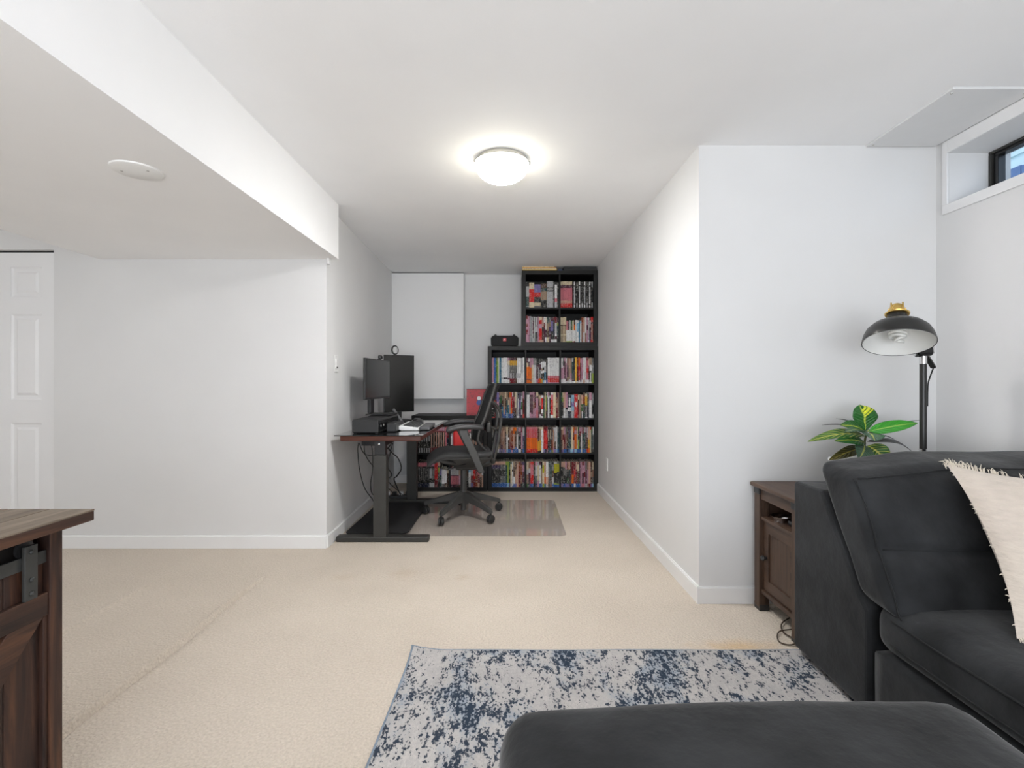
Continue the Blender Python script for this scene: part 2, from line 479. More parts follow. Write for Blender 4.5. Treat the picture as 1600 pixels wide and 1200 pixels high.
def croton_mat(name, base, vein, edge, patch=False):
    m, nt, b = newmat(name); L = nt.links.new
    at = node(nt, 'ShaderNodeUVMap')
    sp = node(nt, 'ShaderNodeSeparateXYZ'); L(at.outputs[0], sp.inputs[0])
    # u across (0..1, midrib .5), v along
    ab = node(nt, 'ShaderNodeMath', operation='SUBTRACT'); L(sp.outputs[0], ab.inputs[0]); ab.inputs[1].default_value = .5
    a2 = node(nt, 'ShaderNodeMath', operation='ABSOLUTE'); L(ab.outputs[0], a2.inputs[0])
    mid = node(nt, 'ShaderNodeMapRange'); setin(mid, From_Min=.02, From_Max=.06, To_Min=1.0, To_Max=0.0); L(a2.outputs[0], mid.inputs['Value'])
    v1 = node(nt, 'ShaderNodeMath', operation='MULTIPLY_ADD'); L(a2.outputs[0], v1.inputs[0]); v1.inputs[1].default_value = -.5; L(sp.outputs[1], v1.inputs[2])
    v2 = node(nt, 'ShaderNodeMath', operation='MULTIPLY'); L(v1.outputs[0], v2.inputs[0]); v2.inputs[1].default_value = 52.0
    sn = node(nt, 'ShaderNodeMath', operation='SINE'); L(v2.outputs[0], sn.inputs[0])
    tc = node(nt, 'ShaderNodeTexCoord'); nz = node(nt, 'ShaderNodeTexNoise'); setin(nz, Scale=14.0, Detail=2.0); L(tc.outputs['Object'], nz.inputs['Vector'])
    ve = node(nt, 'ShaderNodeMapRange'); setin(ve, From_Min=.70, From_Max=.95, To_Min=0.0, To_Max=.9); L(sn.outputs[0], ve.inputs['Value'])
    pm = node(nt, 'ShaderNodeMapRange'); setin(pm, From_Min=edge, From_Max=edge + .1); L(nz.outputs['Fac'], pm.inputs['Value'])
    vv = node(nt, 'ShaderNodeMath', operation='MULTIPLY'); L(ve.outputs[0], vv.inputs[0]); L(pm.outputs[0], vv.inputs[1])
    mxm = node(nt, 'ShaderNodeMath', operation='MAXIMUM'); L(mid.outputs[0], mxm.inputs[0]); L(vv.outputs[0], mxm.inputs[1])
    mx = node(nt, 'ShaderNodeMixRGB'); mx.inputs[1].default_value = (*base, 1); mx.inputs[2].default_value = (*vein, 1)
    L(mxm.outputs[0], mx.inputs[0])
    last = mx
    if patch:     # one broad yellow blotch on half of the blade
        g1 = node(nt, 'ShaderNodeMath', operation='GREATER_THAN'); L(sp.outputs[0], g1.inputs[0]); g1.inputs[1].default_value = .52
        g2 = node(nt, 'ShaderNodeMapRange'); setin(g2, From_Min=.50, From_Max=.54); L(v1.outputs[0], g2.inputs['Value'])
        g3 = node(nt, 'ShaderNodeMapRange'); setin(g3, From_Min=.76, From_Max=.80, To_Min=1.0, To_Max=0.0); L(v1.outputs[0], g3.inputs['Value'])
        g4 = node(nt, 'ShaderNodeMapRange'); setin(g4, From_Min=-.9, From_Max=-.3, To_Min=.1, To_Max=1.0); L(sn.outputs[0], g4.inputs['Value'])
        p1 = node(nt, 'ShaderNodeMath', operation='MULTIPLY'); L(g1.outputs[0], p1.inputs[0]); L(g2.outputs[0], p1.inputs[1])
        p2 = node(nt, 'ShaderNodeMath', operation='MULTIPLY'); L(p1.outputs[0], p2.inputs[0]); L(g3.outputs[0], p2.inputs[1])
        p3 = node(nt, 'ShaderNodeMath', operation='MULTIPLY'); L(p2.outputs[0], p3.inputs[0]); L(g4.outputs[0], p3.inputs[1])
        last = node(nt, 'ShaderNodeMixRGB'); last.inputs[2].default_value = (.70, .74, .03, 1)
        L(p3.outputs[0], last.inputs[0]); L(mx.outputs[0], last.inputs[1])
    L(last.outputs[0], b.inputs['Base Color'])
    b.inputs['Roughness'].default_value = .35
    bp = node(nt, 'ShaderNodeBump'); setin(bp, Strength=.4, Distance=.004); L(sn.outputs[0], bp.inputs['Height']); L(bp.outputs['Normal'], b.inputs['Normal'])
    return m
M_leafA = croton_mat('croton_green', (.02, .13, .02), (.55, .60, .06), .62)
M_leafG = croton_mat('croton_blotched', (.02, .13, .02), (.45, .55, .06), .9, True)
M_leafB = croton_mat('croton_bright_green', (.04, .32, .02), (.35, .60, .10), .95)
M_leafC = croton_mat('croton_variegated', (.025, .12, .015), (.60, .58, .12), .35)
M_leafD = croton_mat('croton_grey_green', (.065, .14, .085), (.50, .52, .12), .60)
M_leafE = croton_mat('croton_brown', (.06, .055, .012), (.35, .28, .05), .5)
M_leafF = croton_mat('croton_dark_violet', (.045, .045, .045), (.09, .09, .07), .9)

# ------------------------------------------------------------------ room shell
CE = 2.285
WL = 3.24      # plane of the far left wall
WR = 2.43      # plane of the far right wall
XR = 2.12      # right wall
YB = 5.34      # back of the nook
def floor():
    xs = [-4.7 + .05 * i for i in range(int(7.1 / .05) + 1)]
    fine = [-1.41 + d for d in (-.03, -.02, -.012, -.006, 0, .005, .010, .015, .020, .026, .034)] + [-1.98 + d for d in (-.02, -.01, 0, .01, .02)]
    xs = sorted(set([round(x, 4) for x in xs + fine]))
    ys = [-2.7 + .1 * i for i in range(int(8.2 / .1) + 1)]
    vs = []; fs = []
    for y in ys:
        for x in xs:
            c1 = -1.41 + .006 * math.sin(y * 7)
            c2 = -1.98 + .16 * (y - 2.4) / 1.0
            a1 = .020 * max(0, min(1, (2.85 - y) / .4)) * (math.exp(-((x - c1) / .009) ** 2) - .75 * math.exp(-((x - c1 - .017) / .007) ** 2))
            a2 = .009 * max(0, min(1, (2.9 - y) / .3)) * max(0, min(1, (y - 1.2) / .3)) * math.exp(-((x + 1.98) / .012) ** 2)
            vs.append((x, y, a1 + a2))
    n = len(xs)
    for j in range(len(ys) - 1):
        for i in range(n - 1):
            fs.append((j * n + i, j * n + i + 1, (j + 1) * n + i + 1, (j + 1) * n + i))
    mb = MB(); mb.add(vs, fs)
    struct(mb.build('floor', M_carpet, smooth=True))
floor()
struct(MB().box(-4.7, 2.5, -2.7, 5.5, CE, CE + .1).build('ceiling', M_ceil))
# far left wall with closet opening
DX0, DX1, DZ = -3.87, -3.052, 1.985
w = MB()
w.box(-4.7, DX0, WL, WL + .14, 0, CE).box(DX0, DX1, WL, WL + .14, DZ, CE).box(DX1, -1.235, WL, WL + .14, 0, CE)
struct(w.build('wall_front_left', M_wall))
struct(MB().prism([(-1.239, WL + .14), (-1.295, YB), (-1.45, YB), (-1.375, WL + .14)], 0, CE).build('wall_left', M_wall))
struct(MB().box(-1.5, 1.1, YB, YB + .12, 0, CE).build('wall_back', M_wall))
struct(MB().prism([(.934, WR), (1.07, WR + .12), (1.0, YB), (.862, YB)], 0, CE).build('wall_right', M_wall))
struct(MB().prism([(.934, WR), (2.42, WR), (2.42, WR + .12), (1.07, WR + .12)], 0, CE).build('wall_front_right', M_wall))
# right wall with high window
WZ0, WZ1, WY0, WY1 = 1.966, 2.215, .95, 2.36
w = MB()
w.box(XR, XR + .3, -2.7, WR, 0, WZ0).box(XR, XR + .3, -2.7, WR, WZ1, CE).box(XR, XR + .3, WY1, WR, WZ0, WZ1).box(XR, XR + .3, -2.7, WY0, WZ0, WZ1)
struct(w.build('wall_window_side', M_wall))
struct(MB().box(-4.84, -4.7, -2.7, WL + .14, 0, CE).build('wall_far_left', M_wall))
# rear wall with an unseen glazed door, added to go with the fill light
w = MB()
w.box(-4.7, -1.75, -2.7, -2.58, 0, CE).box(1.25, XR, -2.7, -2.58, 0, CE).box(-1.75, 1.25, -2.7, -2.58, 2.06, CE)
struct(w.build('wall_rear', M_wall))
d = MB()
for a, b_ in ((-1.75, -1.69), (-.28, -.22), (1.19, 1.25)): d.box(a, b_, -2.68, -2.6, 0.02, 2.04)
d.box(-1.75, 1.25, -2.68, -2.6, 0.02, .08).box(-1.75, 1.25, -2.68, -2.6, 1.98, 2.04)
dr = struct(d.build('door_2', M_trim))
MB().box(-1.70, 1.20, -2.645, -2.635, .06, 2.0).build('pane', M_glass, dr)
# closet behind the folding door
struct(MB().box(DX0 - .1, DX1 + .1, WL + .7, WL + .74, 0, CE).build('wall_closet', M_wall))

# bulkhead (lowered duct box)
BX0, BX1, BZ = -2.74, -1.155, 1.922
struct(MB().box(BX0, BX1, -2.58, WL, BZ, CE).build('trim_1', M_ceil))['label'] = 'low boxed bulkhead under the ceiling'
struct(MB().box(-1.222, -1.208, WL - .03, WL + .0, 1.885, BZ).build('trim_2', M_trim))

# baseboards
BH = .084
def base(name, pts, flip=1):
    m = MB()
    (x0, y0), (x1, y1) = pts
    dv = Vector((x1 - x0, y1 - y0, 0)); n = Vector((-dv.y, dv.x, 0)).normalized() * flip
    t = .012
    for (h0, h1, tt) in ((0, BH - .006, t), (BH - .006, BH, t * .6)):
        a = Vector((x0, y0, 0)); b = Vector((x1, y1, 0))
        vs = [a, b, b + n * tt, a + n * tt]
        m.prism([(v.x, v.y) for v in vs], h0, h1)
    return struct(m.build(name, M_trim))
base('baseboard_front_left', ((DX1 + .02, WL), (-1.235, WL)), -1)
base('baseboard_left', ((-1.236, WL), (-1.295, YB)), -1)
base('baseboard_right', ((.934, WR - .01), (.862, YB)), 1)
base('baseboard_front_right', ((.922, WR), (XR, WR)), -1)
base('baseboard_back', ((-1.29, YB), (.86, YB)), -1)
base('baseboard_window_side', ((XR, -2.5), (XR, WR)), 1)

# closet bifold door
def bifold():
    root = thing('door_1', 'white six panel folding closet door in the far left wall', 'door', (DX0, WL + .02, 0))
    del root['category']; root['kind'] = 'structure'
    lw = (DX1 - DX0) / 2
    for k in range(2):
        x0 = DX0 + k * lw + .003; x1 = x0 + lw - .006
        y0 = WL + .02; y1 = y0 + .035
        m = MB()
        rows = ((.16, .83), (.985, 1.56), (1.672, 1.875))
        st = .098
        rows_px = rows
        zs = [0.015] + [z for r in rows for z in r] + [1.972]
        m.box(x0, x0 + st, y0, y1, zs[0], zs[-1]).box(x1 - st, x1, y0, y1, zs[0], zs[-1])
        for i in range(0, len(zs), 2): m.box(x0 + st, x1 - st, y0, y1, zs[i], zs[i + 1])
        leaf = m.build('door_leaf', M_doorp, root)
        for (z0, z1) in rows:
            p = MB()
            a0, a1 = x0 + st, x1 - st
            prof = [(0, .004), (.012, .012), (.03, .012), (.046, .003)]
            # recessed moulding stepping into a raised field
            rings = []
            for (ins, dep) in prof:
                rings.append([(a0 + ins, y0 + dep, z0 + ins), (a1 - ins, y0 + dep, z0 + ins), (a1 - ins, y0 + dep, z1 - ins), (a0 + ins, y0 + dep, z1 - ins)])
            vs = [v for r in rings for v in r]; fs = []
            for i in range(len(rings) - 1):
                for k2 in range(4):
                    fs.append((i * 4 + k2, i * 4 + (k2 + 1) % 4, (i + 1) * 4 + (k2 + 1) % 4, (i + 1) * 4 + k2))
            fs.append(tuple(len(vs) - 4 + k2 for k2 in range(4)))
            p.add(vs, fs)
            p.build('panel', M_doorp, leaf)
    MB().box(DX0, DX1, WL + .03, WL + .06, 1.976, DZ).build('track', M_black, root)
bifold()

# window
def window():
    root = thing('window_1', 'small high basement window with black frame', 'window', (XR + .19, WY0, WZ0))
    del root['category']; root['kind'] = 'structure'
    xi = XR + .19
    for (a, b_, z0, z1) in ((WY0, WY1, WZ1 - .012, WZ1), (WY0, WY1, WZ0 + .040, WZ0 + .069), (WY1 - .014, WY1, WZ0 + .069, WZ1 - .012), (WY0, WY0 + .014, WZ0 + .069, WZ1 - .012)):
        MB().box(xi, xi + .05, a, b_, z0, z1).build('window_frame', M_frame, root, bevel=.003)
    for (a, b_, z0, z1) in ((WY0 + .014, WY1 - .014, WZ1 - .026, WZ1 - .012), (WY1 - .036, WY1 - .014, WZ0 + .069, WZ1 - .026)):
        MB().box(xi + .012, xi + .05, a, b_, z0, z1).build('sash', M_blackgloss, root, bevel=.002)
    MB().box(xi + .03, xi + .036, WY0 + .014, WY1 - .036, WZ0 + .069, WZ1 - .026).build('pane', M_glass, root)
    # sill board rising to the frame
    MB().prism([(XR, WZ0 - .002), (xi, WZ0 - .002), (xi, WZ0 + .069), (XR, WZ0 + .002)], WY0, WY1, axis='y').build('window_sill', M_trim, root)
    m = MB()
    t = .011
    m.box(XR - t, XR, WY0 - .05, WY1 + .026, WZ0 - .045, WZ0).box(XR - t, XR, WY1, WY1 + .026, WZ0, WZ1 + .06).box(XR - t, XR, WY0 - .05, WY1, WZ1, WZ1 + .06)
    m.build('casing', M_trim, root, bevel=.002)
window()

# outdoors beyond the window
M_sid = plain('pale_siding', (.70, .84, .84), .7, noise_amt=.08, scale=4)
M_bluefence = plain('blue_painted_fence', (.13, .22, .42), .7, noise_amt=.15, scale=6)
M_gravel = plain('grey_gravel', (.3, .3, .29), .9, noise_amt=.3, scale=30)
struct(MB().box(XR + .3, 9.0, -1, 9.5, 1.75, 1.8).build('ground_outdoors', M_gravel))
sid = thing('neighbour_wall', 'pale siding wall of neighbouring house outside the high window', 'house', (6.9, 6, 1.8))
for i in range(13):
    z0 = 1.8 + i * .24
    MB().prism([(6.86, z0), (7.0, z0), (7.0, z0 + .25), (6.90, z0 + .25)], 2.5, 9.4, axis='y').build('siding_board', M_sid, sid)
fb = thing('blue_fence', 'blue board fence outside the high window', 'fence', (4.6, 4.5, 1.8))
for i in range(22):
    y0 = 2.4 + i * .2
    MB().box(4.6, 4.63, y0, y0 + .192, 1.8, 3.06 + .012 * math.sin(i * 2.1)).build('board', M_bluefence, fb)
MB().box(4.63, 4.69, 2.4, 6.8, 2.2, 2.3).build('rail', M_bluefence, fb)

# ------------------------------------------------------------------ ceiling fittings
def ceiling_light(loc, label, power):
    root = thing('ceiling_light', label, 'lamp', loc, group='flush dome ceiling lights')
    T = Matrix.Translation(Vector(loc))
    R = .143
    MB().lathe([(R * .90, 0), (R * .94, -.006), (R * .95, -.022), (R * .995, -.026), (R * .995, -.0285), (0, -.0285)], T, 48).build('pan_rim', M_nickel, root, smooth='auto')
    prof = []
    for i in range(15):
        a = math.pi / 2 * i / 14
        prof.append((R * 1.0 * math.cos(a) ** .9 if i < 14 else 0.0, -.028 - .092 * math.sin(a)))
    MB().lathe(prof, T, 48, cap=False).build('glass_dome', dome_mat('lit_frosted_glass', power), root, smooth=True)
    for a in (200, 352, 96):
        a = math.radians(a)
        c = Vector(loc) + Vector((math.cos(a) * R * 1.02, math.sin(a) * R * 1.02, -.030))
        MB().lathe([(0.0, .010), (.007, .007), (.008, 0), (.006, -.008), (0, -.011)], Matrix.Translation(c), 12).build('clip', M_nickel, root, smooth=True)
ceiling_light((-.054, 2.58, CE), 'flush frosted dome ceiling light glowing in front of the nook', NOOK_LAMP)
ceiling_light((.80, .62, CE), 'flush frosted dome ceiling light above the sofa', ROOM_LAMP)
ceiling_light((-3.65, 1.2, CE), 'added unseen dome ceiling light brightening the closet side', SIDE_FILL)  # out-of-view lamp, added to brighten the left side of the room

cp = thing('ceiling_access_panel', 'flat white access panel screwed to the ceiling beside the high window', 'panel', (1.94, 2.18, CE - .008))
MB().box(1.765, XR - .012, 1.945, WR - .006, CE - .010, CE).build('panel_board', plain('panel_white', (.74, .745, .75), .6, noise_amt=.01), cp, bevel=.002)
for (x, y) in ((1.785, 2.405), (1.785, 1.975), (2.085, 1.975)):
    MB().lathe([(0, -.003), (.005, -.002), (.006, 0)], Matrix.Translation((x, y, CE - .010)), 10).build('screw', M_nickel, cp)
pl = thing('round_cover_plate', 'round white cover plate on the underside of the bulkhead', 'plate', (-1.45, 1.88, BZ))
MB().lathe([(0, -.008), (.080, -.008), (.086, -.005), (.087, 0)], Matrix.Translation((-1.45, 1.88, BZ)), 40).build('plate', M_plate, pl, smooth='auto')
for sx in (-.05, .05):
    MB().lathe([(0, -.0105), (.004, -.0095), (.005, -.0075)], Matrix.Translation((-1.45 + sx, 1.88 - .01, BZ)), 10).build('screw', M_nickel, pl)

# switch and outlet
sw = thing('light_switch', 'white light switch on the left nook wall above the desk', 'switch', (-1.243, 3.42, 1.15))
xw = -1.2395
MB().box(xw - .002, xw + .006, 3.385, 3.458, 1.175, 1.293).build('plate', M_plate, sw, bevel=.003)
MB().box(xw + .005, xw + .010, 3.404, 3.439, 1.20, 1.268).build('rocker', M_plate, sw, bevel=.002)
MB().box(xw + .009, xw + .012, 3.41, 3.433, 1.203, 1.212).build('slider', M_strap, sw)
xo = .934 - (4.51 - WR) * (.072 / (YB - WR))
ou = thing('wall_outlet', 'white power outlet low on the right nook wall', 'outlet', (xo, 4.51, .34))
MB().box(xo - .006, xo + .002, 4.475, 4.545, .285, .40).build('plate', M_plate, ou, bevel=.002)
for z in (.318, .367): MB().box(xo - .009, xo - .005, 4.495, 4.525, z - .015, z + .015).build('socket', M_white, ou, bevel=.002)

# ------------------------------------------------------------------ nook: wall cabinet and bookcases
YS = 4.92
cab = thing('wall_cabinet', 'tall flat white wall cabinet in the corner above the desk', 'cabinet', (-.9, YB, .93))
cx0, cx1, cz0, cz1 = -1.296, -.520, .932, 2.272
MB().box(cx0, cx1, 5.225, YB, cz0, cz1).build('body', M_cab, cab)
MB().box(cx0 + .006, cx1 + .002, 5.205, 5.225, cz0 - .004, cz1).build('door', M_cab, cab, bevel=.003)

FR, DV, CS = .040, .016, .3355
def bookcase(name, label, x0, z0, nc, nr):
    W = nc * CS + (nc - 1) * DV + 2 * FR; H = nr * CS + (nr - 1) * DV + 2 * FR
    y0, y1 = YS, YS + .385
    r = thing(name, label, 'bookcase', (x0 + W / 2, (y0 + y1) / 2, z0))
    MB().box(x0, x0 + FR, y0, y1, z0 + FR, z0 + H - FR).build('side_panel', M_shelf, r, bevel=.0015)
    MB().box(x0 + W - FR, x0 + W, y0, y1, z0 + FR, z0 + H - FR).build('side_panel', M_shelf, r, bevel=.0015)
    MB().box(x0, x0 + W, y0, y1, z0 + H - FR, z0 + H).build('top_panel', M_shelf, r, bevel=.0015)
    MB().box(x0, x0 + W, y0, y1, z0, z0 + FR).build('bottom_panel', M_shelf, r, bevel=.0015)
    MB().box(x0 + FR, x0 + W - FR, y1 - .006, y1, z0 + FR, z0 + H - FR).build('back_panel', M_shelf, r)
    cells = {}
    for j in range(nr):
        zz = z0 + FR + j * (CS + DV)
        if j: MB().box(x0 + FR, x0 + W - FR, y0 + .002, y1 - .006, zz - DV, zz).build('shelf', M_shelf, r, bevel=.001)
        for i in range(nc):
            xx = x0 + FR + i * (CS + DV)
            if i: MB().box(xx - DV, xx, y0 + .002, y1 - .006, zz, zz + CS).build('divider', M_shelf, r, bevel=.001)
            cells[(nr - 1 - j, i)] = (xx, zz)
    return W, H, cells
WT, HT, cellT = bookcase('wide_bookcase', 'black cube bookcase three cubbies wide standing on the carpet', -.246, 0, 3, 4)
XT0 = -.246
WU, HU, cellU = bookcase('upper_bookcase', 'black cube bookcase two by two stacked on top of the wide one', XT0 + WT - .767 - .006, HT, 2, 2)
WBk, HB, cellB = bookcase('low_bookcase', 'low black cube bookcase two by two behind the office chair', XT0 - .767 - .004, 0, 2, 2)

# ------------------------------------------------------------------ books
C = dict(k=(.012, .012, .013), d=(.045, .045, .045), g=(.20, .20, .20), e=(.52, .52, .53), w=(.74, .74, .74), c=(.68, .60, .45), a=(.42, .33, .25),
         r=(.60, .03, .03), R=(.22, .015, .03), p=(.62, .25, .29), P=(.55, .34, .42), o=(.75, .22, .03), O=(.30, .08, .02), y=(.68, .44, .08), Y=(.52, .50, .05),
         m=(.13, .05, .08), v=(.26, .23, .45), V=(.10, .07, .16), b=(.04, .16, .42), B=(.012, .025, .07), t=(.03, .20, .30), T=(.04, .10, .10), G=(.05, .16, .05), L=(.36, .45, .12),
         n=(.12, .06, .035), l=(.36, .55, .68), s=(.36, .22, .17), S=(.62, .42, .34))
CN = dict(k='black', d='charcoal', g='grey', e='light grey', w='white', c='cream', a='tan', r='red', R='dark red', p='pink', P='pale mauve', o='orange', O='rust', y='amber', Y='yellow',
          m='maroon', v='violet', V='dark violet', b='blue', B='navy', t='teal', T='dark teal', G='green', L='lime', n='brown', l='pale blue', s='dusty brown', S='peach')
def rep(n, w, h, b): return [(w, h, b)] * n
